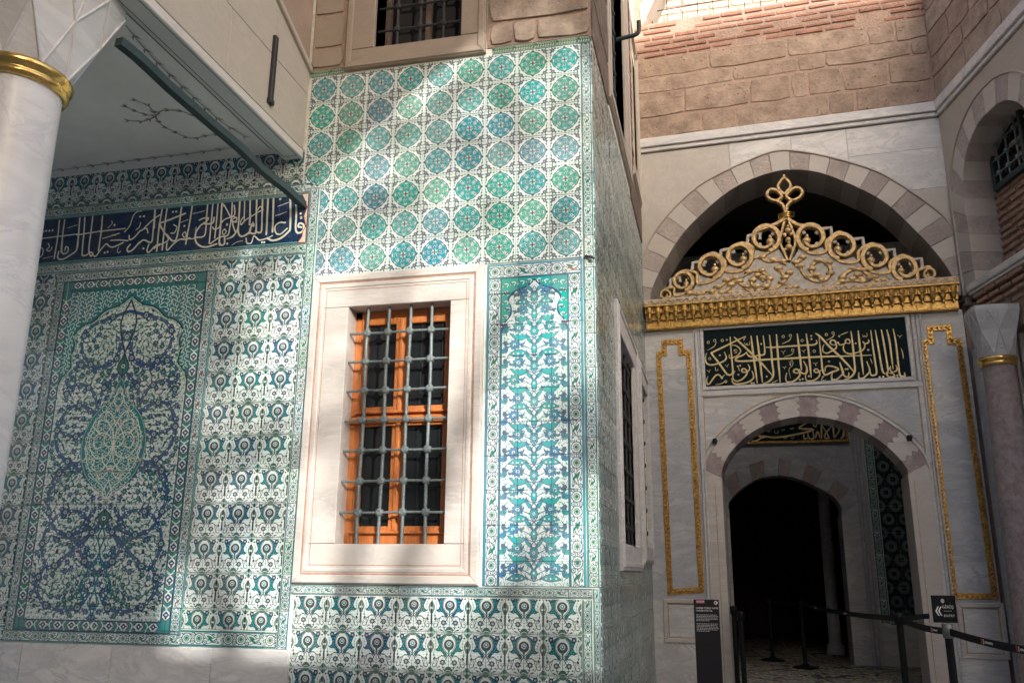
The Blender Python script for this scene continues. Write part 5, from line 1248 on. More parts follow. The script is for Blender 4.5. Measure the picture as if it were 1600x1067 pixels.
for w_, pts in strokes(DOOR_TXT):
    P = [WP.px(x, y, .035) for x, y in wline(pts)]
    P = [(x, max(iv0+.006, min(iv1-.006, y))) for x, y in P]
    b = MB(); b.relief(P, w_*.0090, .030, .009); obj('letter_stroke', b, M['letters'], ip, WP)
for x, y in marks(DOOR_RINGS):
    u, v = WP.px(x, y, .035); b = MB(); b.relief([(u+.013*math.cos(a), v+.015*math.sin(a)) for a in np.linspace(0, 6.283, 13)[:-1]], .008, .030, .007, closed=True); obj('letter_ring', b, M['letters'], ip, WP)
for x, y in marks(DOOR_DOTS):
    u, v = WP.px(x, y, .035); r_ = .0135; b = MB(); b.prism([(u-r_, v), (u, v-r_), (u+r_, v), (u, v+r_)], .030, .037, .003); obj('letter_dot', b, M['letters'], ip, WP)
# gilded carved frames of the two side panels
def carved_frame(px_pts, nm='gilded_frame', wid=.062, closed=True):
    P = [WP.px(x, y, .03) for x, y in px_pts]; fr = link(bpy.data.objects.new(nm, None), WP.M @ Matrix.Translation((*P[0], 0)), pt)
    b = MB(); n_ = len(P)
    A = sum(P[i][0]*P[(i+1) % n_][1]-P[(i+1) % n_][0]*P[i][1] for i in range(n_)); 
    if A < 0: P = P[::-1]
    Pn = []
    for i in range(n_):
        a, c_, e = np.array(P[i-1]), np.array(P[i]), np.array(P[(i+1) % n_]); e1 = (c_-a)/np.linalg.norm(c_-a); e2 = (e-c_)/np.linalg.norm(e-c_); m_ = np.array([-(e1+e2)[1], (e1+e2)[0]]); m_ /= np.linalg.norm(m_); Pn.append(c_+m_*wid/max(.4, m_@np.array([-e1[1], e1[0]])))
    for i in range(n_):
        j = (i+1) % n_; b.prism([P[i], P[j], tuple(Pn[j]), tuple(Pn[i])], .021, .034, .004)
    obj('bed', b, M['gold'], fr, WP)
    b = MB()
    for i in range(n_):
        j = (i+1) % n_; a = (np.array(P[i])+Pn[i])/2; e = (np.array(P[j])+Pn[j])/2; L_ = np.linalg.norm(e-a); m = max(1, int(L_/.042)); t_ = (e-a)/L_; s_ = np.array([-t_[1], t_[0]])
        for k in range(m):
            c_ = a+(e-a)*(k+.5)/m; h_ = .019
            tip = c_+t_*h_*1.2; P4 = [tip, c_+s_*.027-t_*h_, c_-t_*h_*.3, c_-s_*.027-t_*h_]
            b.add([(*q_, .034) for q_ in P4]+[(*(c_+t_*.004), .056)], [(0, 1, 4), (1, 2, 4), (2, 3, 4), (3, 0, 4)])
    o_ = obj('carved_leaves', b, M['gold'], fr, WP); o_['kind'] = 'stuff'
    return fr
carved_frame([(1043, 929), (1025, 549), (1034, 548.5), (1033.5, 531), (1067, 529), (1068, 547), (1080, 546.5), (1101, 925.5)])
carved_frame([(1487, 935.5), (1438, 530.5), (1450, 529.5), (1447.5, 509), (1487, 507), (1489, 529), (1502.5, 528), (1561, 936)])
for pts in ([(1036, 938), (1100, 936), (1104, 1001), (1040, 1003)], [(1494, 944), (1568, 942), (1574, 1026), (1503, 1028)]):
    P = [WP.px(x, y, .03) for x, y in pts]; a, e = P[0][0], P[1][0]; c, d = min(P[2][1], P[3][1]), max(P[0][1], P[1][1])
    molding(pt, WP, a, e, c, d, .045, .021, .016, M['marble_w'], 'panel_moulding'); molding(pt, WP, a+.05, e-.05, c+.05, d-.05, .010, .021, .006, M['goldline'], 'gilt_line')
for u_ in (-.735, 1.705):
    for dx in (0, .035):
        b = MB(); b.cbox(u_+dx, u_+dx+.022, -E, 2.84, .021, .040, .006); obj('pilaster_moulding', b, M['marble'], pt, WP)
for u_ in (-.59, 1.50):
    b = MB(); b.box(u_, u_+.008, -E, 1.0, .0265, .029); obj('gilt_line', b, M['goldline'], pt, WP)
# cornice
cn = link(bpy.data.objects.new('cornice', None), WP.M @ Matrix.Translation((.4, 2.86, 0)), pt)
c0_, c1_ = -1.30, 2.15
b = MB(); b.cbox(c0_, c1_, 2.845, 2.955, -.1, .09, .008); obj('gilded_band', b, M['gold'], cn, WP)
for k in range(24):
    b = MB(); u_ = c0_+(c1_-c0_)*k/24; b.cbox(u_+.003, u_+(c1_-c0_)/24-.003, 2.86, 2.94, .085, .098, .004, jit=.002); obj('band_block', b, M['gold'], cn, WP)
nb = 33
b = MB(); w_ = (c1_-c0_)/nb
for (r0, r1, v0, v1, x0) in ((.010, .022, -.005, .022, .15), (.022, .036, .022, .085, .165), (.036, .044, .085, .14, .185)):
    prof = [(math.cos(a), math.sin(a)) for a in np.linspace(-math.pi, 0, 7)]
    lo = [(r0*x, v0, x0-.02-r0*y) for x, y in prof]; hi = [(r1*x, v1, x0-.02-r1*y) for x, y in prof]; m_ = len(prof)
    b.add(lo+hi, [(i, i+1, m_+i+1, m_+i) for i in range(m_-1)]+[tuple(range(m_))[::-1], tuple(range(m_, 2*m_))])
b.box(-w_*.45, w_*.45, .075, .145, .09, .175); b.lathe(0, 0, [(.001, 0)]*2) if False else None; b.cbox(-.011, .011, -.028, .0, .115, .140, .004); bm_ = b.mesh('bracket', M['gold'])
for k in range(nb):
    inst('bracket', bm_, WP.M @ Matrix.Translation((c0_+w_*(k+.5), 2.955, 0)), cn)
b = MB(); b.cbox(c0_, c1_, 2.957, 3.105, .0, .11, .004); obj('bracket_bed', b, M['gold'], cn, WP)
b = MB(); b.cbox(c0_-.01, c1_+.01, 3.102, 3.125, -.1, .215, .005); obj('shelf', b, M['gold'], cn, WP)
b = MB(); b.cbox(c0_, c1_, 3.126, 3.20, .10, .19, .006); obj('frieze', b, M['goldp'], cn, WP)
b = MB()
for k in range(66):
    u_ = c0_+.03+(c1_-c0_-.06)*k/65; s_ = 1 if k % 2 else -1; b.relief(crv([(u_-.028, 3.163-.02*s_), (u_-.01, 3.163+.018*s_), (u_+.015, 3.163+.012*s_), (u_+.022, 3.163-.015*s_)], 3), .014, .19, .008)
b_ = obj('frieze_scrolls', b, M['gold'], cn, WP); b_['kind'] = 'stuff'
# pierced crest
cr = link(bpy.data.objects.new('crest', None), WP.M @ Matrix.Translation((.4, 3.2, 0)), pt)
CW = .15
def K(x, y): return WP.px(1010+x/3.2, 270+y/3.2, CW)
ringsL = [(600, 330, 76), (467, 420, 71), (325, 470, 71), (186, 545, 58), (97, 612, 36)]; ringsR = [(820, 325, 76), (975, 370, 74), (1140, 425, 72), (1290, 480, 68), (1415, 508, 38)]
base = [(45, 643), (120, 635), (140, 600), (186, 598), (240, 578), (262, 510), (325, 530), (385, 505), (410, 462), (467, 482), (525, 455), (545, 385), (600, 398), (660, 380), (690, 430), (712, 455), (735, 425), (765, 378), (820, 392), (880, 372), (920, 420), (975, 436), (1040, 420), (1080, 470), (1140, 490), (1200, 470), (1235, 525), (1290, 542), (1345, 525), (1390, 542), (1490, 548), (1500, 556)]
yb = lambda x: 648-(x-40)*(648-548)/(1500-40)+4
P = [K(x, y) for x, y in base]+[K(x, yb(x)) for x in range(1500, 20, -60)]
b = MB(); b.prism(P, .115, .150, .004); obj('carved_ground', b, M['goldp'], cr, WP)
kk = 1/3.2*.0076
def spiral(x, y, r_, sg, nx):
    """outer ring, curling inwards to a bud; the tail runs down and out under the next volute"""
    pts = []
    if nx is not None:
        x2, y2, r2 = nx; pts += [(x2-sg*r2*.15, y2+(-1)*r2*1.02+4), (x+(x2-x)*.52, y+(y2-y)*.5+r_*.52), (x+(x2-x)*.22, y+r_*.98)]
    for k in range(27):
        a = math.radians(80-k*15.5)            # clockwise from the foot for the right-hand ones
        rr = (r_-12)*(1 if k < 17 else 1-(k-17)*.055); pts.append((x-sg*(-1)*rr*math.cos(a)*(-1)*(-1) if False else x-sg*rr*math.cos(a)*1.0, y+rr*math.sin(a)))
    return pts
for lst, sg in ((ringsL, -1), (ringsR, 1)):
    for i, (x, y, r_) in enumerate(lst):
        nx = lst[i+1] if i < 4 else None
        P_ = spiral(x, y, r_, sg, None); W__ = (34 if r_ > 60 else 28 if r_ > 45 else 19)*kk
        b = MB(); b.relief([K(*p_) for p_ in crv(P_, 2)], lambda s_: W__*(1-.35*max(0, s_-.55)/.45), .112, .066, taper=False, flat=.5)
        ex, ey = P_[-1]; uu_, vv_ = K(ex*.75+x*.25, ey*.75+y*.25); b.ball((uu_, vv_, .152), r_*.25*kk, 8, 5, (1.15, 1.0, .8)); uu_, vv_ = K(ex*.4+x*.6-sg*r_*.1, ey*.4+y*.6-r_*.2); b.ball((uu_, vv_, .150), r_*.15*kk, 6, 4, (.8, 1.3, .8))
        obj('volute', b, M['goldc'], cr, WP)
        if nx:
            x2, y2, r2 = nx; mx, my = (x+x2)/2, (y+y2)/2
            tail = [(x-sg*r_*.75, y+r_*.62), (x-sg*0, y+r_*1.02), (mx+sg*(-.02)*r_, my+r_*.62), (mx+sg*r_*.05, my-r_*.05), (x2-sg*r2*.25, y2-r2*.95), (x2+sg*r2*.2, y2-r2*.9)]
            b = MB(); b.relief([K(*p_) for p_ in crv(tail, 5)], W__*.72, .112, .056, flat=.5); obj('connecting_scroll', b, M['goldc'], cr, WP)
            s_ = r_*.42; px_, py_ = mx+sg*r_*.02, my-r_*.66
            if sg < 0: ln = [(px_-s_*.9, py_+s_*1.25), (px_-s_*.75, py_-s_*.35), (px_+s_*1.1, py_-s_*.75), (px_+s_*1.1, py_+s_*.2)]
            else: ln = [(px_-s_*1.1, py_+s_*.0), (px_-s_*.9, py_-s_*.55), (px_+s_*.75, py_-s_*.75), (px_+s_*1.0, py_+s_*1.25)]
            b = MB(); b.relief([K(*p_) for p_ in ln], 20*kk, .112, .040, taper=False, flat=.75); obj('step', b, M['goldp'], cr, WP)
        for a in ((40, 140, 220, 320) if r_ > 45 else ()):
            a = math.radians(a); b = MB(); b.relief([K(x+(r_-16)*math.cos(a), y-(r_-16)*math.sin(a)), K(x+(r_*.46)*math.cos(a), y-(r_*.46)*math.sin(a))], 20*kk, .112, .034, taper=False, flat=.75); obj('bridge', b, M['goldp'], cr, WP)
fin = [([(700, 226), (645, 258), (590, 278), (535, 300)], 24, 0), ([(700, 226), (760, 262), (830, 268), (885, 288)], 24, 0), ([(690, 245), (676, 300), (668, 350), (690, 400), (706, 440)], 15, 0), ([(712, 245), (735, 300), (745, 350), (730, 400), (716, 440)], 15, 0),
       ([(676, 122), (650, 140), (616, 130), (603, 106), (618, 86), (644, 86), (668, 104)], 17, 1), ([(700, 120), (730, 138), (762, 126), (780, 100), (764, 78), (738, 78), (714, 98)], 17, 1),
       ([(688, 106), (660, 78), (662, 58), (688, 28), (716, 52), (720, 74), (700, 96)], 16, 1), ([(650, 140), (682, 162), (695, 200), (699, 230)], 17, 0), ([(730, 138), (706, 162), (699, 200), (700, 230)], 17, 0), ([(688, 22), (687, 12)], 15, 0)]
for pts, w_, cl in fin:
    b = MB(); b.relief([K(*p_) for p_ in crv(pts, 6, bool(cl))], w_*kk*1.15, .120, .052, taper=False, closed=bool(cl), flat=.5); obj('finial_scroll', b, M['goldc'], cr, WP)
b = MB()
for s_ in (-7, 3, 13): 
    c0, c1 = K(662, 216+s_), K(738, 204+s_); b.tube([(c0[0], c0[1], .15), ((c0[0]+c1[0])/2, (c0[1]+c1[1])/2, .185), (c1[0], c1[1], .15), ((c0[0]+c1[0])/2, (c0[1]+c1[1])/2, .115)], .011, 8, closed=True)
obj('finial_knot', b, M['goldm'], cr, WP)
for x, y, r_ in ((708, 290, 17), (690, 312, 13), (726, 308, 13), (708, 335, 15), (712, 372, 18), (696, 385, 10), (730, 380, 10), (712, 350, 9), (708, 268, 9)):
    u, v = K(x, y); b = MB(); b.ball((u, v, .15), r_*kk, 8, 5, (1, 1, .7)); obj('blossom', b, M['goldc'], cr, WP)
vines = ['250,630 300,590 350,610 400,590 440,545 480,560 520,590 590,600 650,575 700,530 720,480', '480,520 540,490 600,510 610,560 570,580 530,560 535,525 570,520 585,545', '330,590 380,560 420,530 470,540', '560,410 600,440 660,440 700,460',
         '730,560 700,600 640,612 560,608', '720,560 770,590 860,595 950,560 1000,500 1060,480 1110,510 1160,540 1220,545', '760,440 780,500 840,540 900,530 920,480 880,440 830,460 830,510 870,520', '960,560 1000,540 1060,540 1100,560 1160,550 1200,530', '1040,500 1080,530 1150,530',
         '200,620 230,600 300,625', '640,470 680,500 700,560', '745,470 760,440 800,420', '880,560 930,590 1000,575', '1230,560 1290,570 1350,555', '400,620 440,600 500,615']
b = MB()
for s_ in vines:
    P = [K(*map(float, p_.split(','))) for p_ in s_.split()]; b.relief([tuple(p_) for p_ in crv(P, 5)], 24*kk, .148, .020)
    for i, p_ in enumerate(crv(P, 2)):
        if i % 2: b.ball((p_[0]+.01*math.sin(i*3), p_[1]+.012, .153), 17*kk, 6, 4, (1.4, .9, .7))
o_ = obj('relief_vines', b, M['goldc'], cr, WP); o_['kind'] = 'stuff'
for x, y in ((1117, 689), (1421, 684)):
    u, v = WP.px(x, y, .05); b = MB(); b.cbox(u-.022, u+.022, v-.03, v+.03, .025, .075, .008); b.cbox(u-.03, u+.03, v-.008, v+.012, .03, .06, .004); obj('black_sensor', b, M['black'], F=WP, label='small black box on the %s springing of the scalloped door arch' % ('left' if x < 1200 else 'right'), cat='sensor', group='black boxes at the door arch')
b = MB(); b.cbox(2.10, 2.34, 2.93, 2.955, .02, .05, .004); obj('iron_bracket', b, M['dark'], F=WP, label='short black iron bar at the right end of the gilded cornice', cat='bracket')
# ------------------------------------------------------------------ inner wall of the passage
iw = thing('inner_wall', 'dim marble inner wall with a striped arch behind the portal', 'wall', (1, 13.1, 0))
def VI(s): return V('H', s, WI, 0.)
ii = resample([tuple(p) for p in crv(VI('45,760 48,695 150,590 280,520 420,500 560,522 700,582 820,650 888,730 895,800'), 6)], 55)
io = resample([tuple(p) for p in crv(VI('-40,640 -10,560 120,450 280,390 440,370 600,397 760,467 900,560 1000,640 1020,700'), 6)], 55)
for k in range(11):
    i0, i1 = int(round(k*54/11)), int(round((k+1)*54/11)); P = [tuple(p) for p in ii[i0:i1+1]]+[tuple(p) for p in io[i0:i1+1]][::-1]; c_ = np.mean(P, 0); P = [tuple(c_+(np.array(p)-c_)*.985) for p in P]
    b = MB(); b.prism(P, -.35, .015, .003); obj('voussoir', b, M['pinkst'] if k % 2 else M['marble_b'], iw, WI)
b = MB(); b.strip([(p[0], 4.8) for p in io], [tuple(p) for p in io], -.3, 0); obj('marble_facing', b, M['marble_b'], iw, WI)
ij = float(ii[-1][0]); b = MB(); b.box(float(io[-1][0]), 2.02, -1.2, 4.8, -.3, 0); b.box(-1.2, float(io[0][0]), -1.2, 4.8, -.3, 0); obj('marble_facing', b, M['marble_b'], iw, WI)
b = MB(); b.prism([(ij, -1.16), (float(io[-1][0]), -1.16), (float(io[-1][0]), float(io[-1][1])), (ij, float(ii[-1][1]))], -.45, .01, .004); obj('jamb', b, M['marble'], iw, WI)
b = MB(); b.prism([(float(io[0][0]), -1.16), (float(ii[0][0]), -1.16), (float(ii[0][0]), float(ii[0][1])), (float(io[0][0]), float(io[0][1]))], -.45, .01, .004); obj('jamb', b, M['marble'], iw, WI)
for u_ in (1.90, 1.95, 2.0):
    b = MB(); b.cbox(u_, u_+.035, -1.16, 4.8, 0, .03, .01); obj('pilaster_moulding', b, M['marble'], iw, WI)
tp = link(bpy.data.objects.new('hexagon_tile_panel', None), WI.M @ Matrix.Translation((2.5, 0, 0)), iw)
b = MB(); b.box(2.04, 3.5, -1.2, 4.8, -.3, -.012); obj('backing', b, M['grout'], iw, WI)
hx = .21
for i in range(6):
    for j in range(9):
        a, c = 2.17+hx*i, -.52+hx*1.732*j; place_tile(tile_mesh('hexring', hx, hx*1.732, M['hexring'], gap=.001), WI, a+hx/2, c+hx*.866, -.012, tp)
borderrun(tp, WI, 2.05, 2.165, -.62, 2.9, -.012, .3); borderrun(tp, WI, 2.17, 3.4, -.64, -.525, -.012, .3)
b = MB(); b.cbox(2.05, 3.5, -1.16, -.645, -.012, .01, .004); obj('marble_base', b, M['marble'], iw, WI)
cp = thing('calligraphy_panel', 'dark panel with gold calligraphy in a gold frame above the inner arch', 'panel', (1.2, 12.9, E+1.8))
c0 = WI.px(1327, 690, .05); b = MB(); b.box(-.6, c0[0]-.04, c0[1]+.04, c0[1]+.62, .02, .045); obj('field', b, M['panelbg'], cp, WI)
molding(cp, WI, -.64, c0[0], c0[1], c0[1]+.66, .038, .02, .04, M['gold'], 'frame')
for w_, pts in strokes(INNER_TXT):
    b = MB(); b.relief([WI.px(x, y, .05) for x, y in crv(pts, 5)], w_*.0098, .045, .008); obj('letter_stroke', b, M['letters'], cp, WI)
b = MB(); b.lathe(1.62, 14.6, [(.13, .3), (.13, .42), (.09, .46), (.085, 4.4), (.13, 4.6)], 20); obj('inner_column', b, M['marble'], label='slim pale column in the darkness beyond the inner arch', cat='column')
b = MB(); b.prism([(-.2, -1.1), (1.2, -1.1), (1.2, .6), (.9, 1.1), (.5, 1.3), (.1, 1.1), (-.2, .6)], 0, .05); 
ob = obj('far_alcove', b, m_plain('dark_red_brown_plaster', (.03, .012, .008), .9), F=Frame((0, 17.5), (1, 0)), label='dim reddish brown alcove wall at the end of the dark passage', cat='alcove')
# ------------------------------------------------------------------ right wall
rw = thing('right_wall', 'angled wall on the right with a striped pointed arch over red brickwork', 'wall', (3.2, 9, 0))
b = MB(); b.prism([(0, 5.44), (4.2, 5.44), (4.2, 5.75), (1.9, 5.75), (0, 7.15)], -.5, -.004); obj('mortar', b, M['mortar'], rw, WR)
st = MB(); st.cbox(-.02, 4.2, 5.245, 5.30, -.3, .03, .008); st.cbox(-.02, 4.2, 5.302, 5.43, -.3, .055, .01); obj('string_course', st, M['marble'], rw, WR)
q = link(bpy.data.objects.new('stonework', None), WR.M @ Matrix.Translation((1, 5.5, 0)), rw)
v = 5.44; r = 0
for h in (.30, .26, .34, .30, .28, .34, .3, .3):
    u = .0; L = []
    while u < 3.6:
        w_ = random.uniform(.3, .75); L.append((u, min(u+w_, 3.8), v, v+h)) if v+h < 7.25-.7*min(1.9, u+w_*.6) else None; u += w_
    stones(q, WR, L, M['stone'] if r % 3 else M['stone2'], -.03, .0, c=.007, j=.011, g=.011); v += h; r += 1
def pointed(cx, half, spring, rise, n=40):
    R_ = (half*half+rise*rise)/(2*half); a1 = math.asin(min(1, rise/R_)); P = []
    for k in range(n//2+1): a = a1*k/(n//2); P.append((cx-half+R_-R_*math.cos(a), spring+R_*math.sin(a)))
    return P+[(2*cx-x, y) for x, y in P[::-1][1:]]
AC = 1.02
ro = [(AC-.95, 3.0)]+[(AC-.95, 3.0+.2*k) for k in range(1, 6)]+pointed(AC, .95, 4.1, .92)+[(AC+.95, 3.9-.2*k) for k in range(5)]
ri = [(AC-.68, 3.0)]+[(AC-.68, 3.0+.2*k) for k in range(1, 6)]+pointed(AC, .68, 4.1, .62)+[(AC+.68, 3.9-.2*k) for k in range(5)]
ro, ri = resample(ro, 101), resample(ri, 101)
ring = link(bpy.data.objects.new('arch', None), WR.M @ Matrix.Translation((AC, 4.5, 0)), rw)
for k in range(20):
    P = [tuple(p) for p in ri[5*k:5*k+6]]+[tuple(p) for p in ro[5*k:5*k+6]][::-1]; c_ = np.mean(P, 0); P = [tuple(c_+(np.array(p)-c_)*.985) for p in P]
    b = MB(); b.prism(P, -.34, .012+random.uniform(-.003, .003), .004); obj('voussoir', b, M['pinkst'] if k % 2 else M['paleSt'], ring, WR)
b = MB(); b.relief([tuple(p) for p in ro], .03, .0, .026, taper=False); obj('hood_moulding', b, M['cream'], ring, WR)
region = [(-.0, 5.235), (.0, 2.9), (float(ro[0][0]), 2.9)]+[tuple(p) for p in ro]+[(float(ro[-1][0]), 2.9), (4.2, 2.9), (4.2, 5.235)]
for a, e, c, d in ((0, .5, 2.9, 4.5), (0, .5, 4.5, 5.235), (.5, 1.02, 4.4, 5.235), (1.02, 1.9, 4.4, 5.235), (1.9, 4.2, 4.4, 5.235), (1.5, 4.2, 2.9, 4.4)):
    P = clip(region, a+.002, e-.002, c+.002, d-.002)
    if P: b = MB(); b.prism(P, -.06, 0, 0); obj('slab', b, M['cream'], rw, WR)
b = MB(); b.box(float(ro[0][0])-.1, 3.9, 2.4, 5.3, -.6, -.345); b.box(0, float(ro[0][0]), 2.4, 5.2, -.6, -.062); b.box(float(ro[-1][0]), 4.2, 2.4, 5.2, -.6, -.062); obj('infill_mortar', b, M['mortar'], rw, WR)
q = link(bpy.data.objects.new('brickwork', None), WR.M @ Matrix.Translation((1, 3.5, 0)), rw)
WO = (.425, 1.075, 4.08, 4.80, 4.97)
v = 3.06; r = 0
while v < 5.0:
    u = float(ro[0][0])+.1-(.12 if r % 2 else 0)
    while u < 1.85:
        w_ = random.uniform(.18, .27)
        if not (u+w_ > WO[0]-.45 +.02 and u < WO[1]-.36 and v > WO[2]-.03 and v < 5):
            b = MB(); dv = random.uniform(-.005, .005); b.cbox(u, u+w_, v+dv, v+dv+.040, -.36, -.325+random.uniform(0, .018), .007, jit=.004); obj('brick', b, M['brick2'], q, WR)
        u += w_+random.uniform(.02, .04)
    v += .082; r += 1
# window in the arch (drawn on the recessed plane)
gwn = thing('arched_green_window', 'dark green framed pointed window with lattice bars in the brick infill', 'window', (3.3, 9.4, E+4.08))
hexo = [(WO[0], WO[2]), (WO[1], WO[2]), (WO[1], WO[3]), ((WO[0]+WO[1])/2, WO[4]), (WO[0], WO[3])]
cc_ = np.array(((WO[0]+WO[1])/2, 4.5)); hexi = [tuple(cc_+(np.array(p)-cc_)*.84) for p in hexo]
for k in range(5):
    j = (k+1) % 5; b = MB(); b.prism([hexo[k], hexo[j], hexi[j], hexi[k]], -.34, -.27, .006); obj('frame', b, M['tie'], gwn, WR)
b = MB(); b.prism([tuple(cc_+(np.array(p)-cc_)*.9) for p in hexo], -.344, -.335); obj('pane', b, M['glass'], gwn, WR)
for k in range(3): 
    u = WO[0]+.14+.185*k; b = MB(); b.tube([(u, WO[2]+.06, -.29), (u, 4.86 if k == 1 else 4.76, -.29)], .010, 8); obj('upright_bar', b, M['iron'], gwn, WR)
for k in range(4):
    v = WO[2]+.17+.17*k; b = MB(); b.tube([(WO[0]+.05, v, -.285), (WO[1]-.05, v, -.285)], .009, 8); obj('cross_bar', b, M['iron'], gwn, WR)
    for j in range(3): 
        x = inst('knot', kn, WR.M @ Matrix.Translation((WO[0]+.14+.185*j, v, -.285)), gwn)
b = MB(); b.cbox(.20, 3.9, 2.99, 3.075, -.33, .05, .010); b.cbox(.20, 3.9, 2.955, 2.988, -.33, .03, .006); obj('ledge', b, M['marble'], rw, WR)
v = 2.90; r = 0
while v > 2.44:
    f_ = (2.95-v)/.5; w1 = .02-.16*f_*f_; u = .26+.18*f_
    while u < 2.6:
        w_ = random.uniform(.18, .26); b = MB(); b.cbox(u, u+w_, v, v+.042, -.4, w1+random.uniform(0, .014), .007, jit=.004); obj('brick', b, M['brick2'], q, WR); u += w_+.03
    v -= .075; r += 1
b = MB(); b.box(.24, 3.9, 2.40, 2.953, -.5, -.16); obj('corbel_mortar', b, M['mortar'], rw, WR)
b = MB(); b.prism([(.26, 2.953), (2.8, 2.953), (2.8, 2.42), (.45, 2.42)], -.16, -.05); obj('corbel_mortar', b, M['mortar'], rw, WR)
for u0, u1 in ((.0, .42), (.42, 1.2), (1.2, 2.2), (2.2, 4.2)):
    b = MB(); b.cbox(u0+.002, u1-.002, -E, 2.40, -.5, -.17 if u0 > .1 else -.02, .004); obj('slab', b, M['marble_b'] if u0 < .5 else M['marble'], rw, WR)
for u_ in (.55, .62, .72): b = MB(); b.cbox(u_, u_+.04, -E, 2.38, -.17, -.13, .01); obj('pilaster_moulding', b, M['marble_w'], rw, WR)
column(2.80, 9.3, 0, E+2.03, E+2.62, .20, .145, .225, (M['porph'], M['goldm'], M['marble_b']), 'slim mauve granite column with gilded ring at the right edge', ridge=.006, ringh=.085)
# ------------------------------------------------------------------ visitor furniture
def stanchion(x, y, z, h, label, full=True, group='black belt barrier posts'):
    s = thing('barrier_post', label, 'barrier post', (x, y, z), group)
    b = MB(); b.lathe(x, y, [(.165, z), (.165, z+.012), (.14, z+.025), (.05, z+.04), (.034, z+.06)], 32); obj('base', b, M['black'], s)
    b = MB(); b.lathe(x, y, [(.026, z+.05), (.026, z+h-.09)], 20); obj('post', b, M['black'], s)
    b = MB(); b.lathe(x, y, [(.030, z+h-.09), (.038, z+h-.085), (.038, z+h-.01), (.030, z+h)], 24); b.cbox(x-.02, x+.02, y-.045, y-.034, z+h-.075, z+h-.02, .003) if False else None
    obj('belt_head', b, M['black'], s); return s
def zf(y): return E-1.16 if y > 10.2 else 0
P1 = ony(1404, 957, 7.9); S1 = ony(1480, 975, 6.7)
stanchion(P1[0], 7.9, 0, E+P1[1], 'black barrier post standing in front of the right door jamb')
P2 = ony(1251, 937, 12.4); stanchion(P2[0], 12.4, zf(12.4), E+P2[1]-zf(12.4), 'dim barrier post inside the passage, right of the other one')
P3 = ony(1202, 934, 13.2); stanchion(P3[0], 13.3, zf(13), E+P3[1]-zf(13), 'dim barrier post farthest back inside the passage')
P4 = ony(1157, 955, 9.6); stanchion(P4[0], 9.6, 0, E+P4[1], 'black barrier post just inside the left door jamb')
P5 = ony(1146, 946, 9.95); stanchion(P5[0], 9.98, 0, E+P5[1], 'black barrier post hidden behind the left jamb post')
ss = thing('entry_sign_post', 'black barrier post carrying a small black entry sign', 'sign post', (S1[0], 6.7, 0))
b = MB(); b.lathe(S1[0], 6.7, [(.165, 0), (.165, .012), (.14, .025), (.05, .04), (.03, .06)], 32); obj('base', b, M['black'], ss)
zt = E+S1[1]; b = MB(); b.lathe(S1[0], 6.7, [(.026, .05), (.026, zt-.09)], 20); obj('post', b, M['black'], ss)
b = MB(); b.lathe(S1[0], 6.7, [(.03, zt-.09), (.036, zt-.085), (.036, zt), (.03, zt+.003)], 24); obj('belt_head', b, m_plain('grey_metal', (.18, .18, .18), .4, .5), ss)
SF = Frame((S1[0]-.0, 6.68), (math.cos(-.05), math.sin(-.05)))
sv0 = S1[1]+.012; cx_ = -.012; sw, sh = .150, .178
b = MB(); b.cbox(cx_-sw/2, cx_+sw/2, sv0, sv0+sh, -.006, .006, .003); bd = obj('sign_board', b, M['black'], ss, SF)
molding(ss, SF, cx_-sw/2+.006, cx_+sw/2-.006, sv0+.006, sv0+sh-.006, .0035, .006, .003, M['black'], 'frame')
def text(s_, F, u, v, size, mat, parent, w=.008, align='LEFT', bold=0., name='lettering'):
    c = bpy.data.curves.new(name, 'FONT'); c.body = s_; c.size = size; c.align_x = align; c.extrude = .0006; c.offset = bold; c.materials.append(mat)
    return link(bpy.data.objects.new(name, c), F.M @ Matrix.Translation((u, v, w)), parent)
text('GİRİŞ', SF, cx_+.022, sv0+.094, .026, M['white'], ss, align='CENTER'); text('ENTRY', SF, cx_+.026, sv0+.038, .022, M['white'], ss, align='CENTER')
for k in (0, 1):
    x0 = cx_-.052+.017*k; b = MB(); P = [(x0+.018, sv0+.105), (x0+.010, sv0+.105), (x0-.006, sv0+.075), (x0+.010, sv0+.045), (x0+.018, sv0+.045), (x0+.004, sv0+.075)]; b.prism(P, .0062, .0078); obj('chevron', b, M['white'], ss, SF)
b = MB(); b.relief([(cx_-.006+.008*math.cos(a), sv0+.142+.012*math.sin(a)) for a in np.linspace(0, 6.283, 17)[:-1]], .005, .0062, .0015, closed=True); b.prism([(cx_-.006+.0035*math.cos(a), sv0+.142+.006*math.sin(a)) for a in np.linspace(0, 6.283, 9)[:-1]], .0062, .0078); obj('emblem', b, M['white'], ss, SF)
b = MB(); b.box(cx_-.005, cx_+.045, sv0+.076, sv0+.0775, .0062, .0075); obj('rule', b, M['white'], ss, SF)
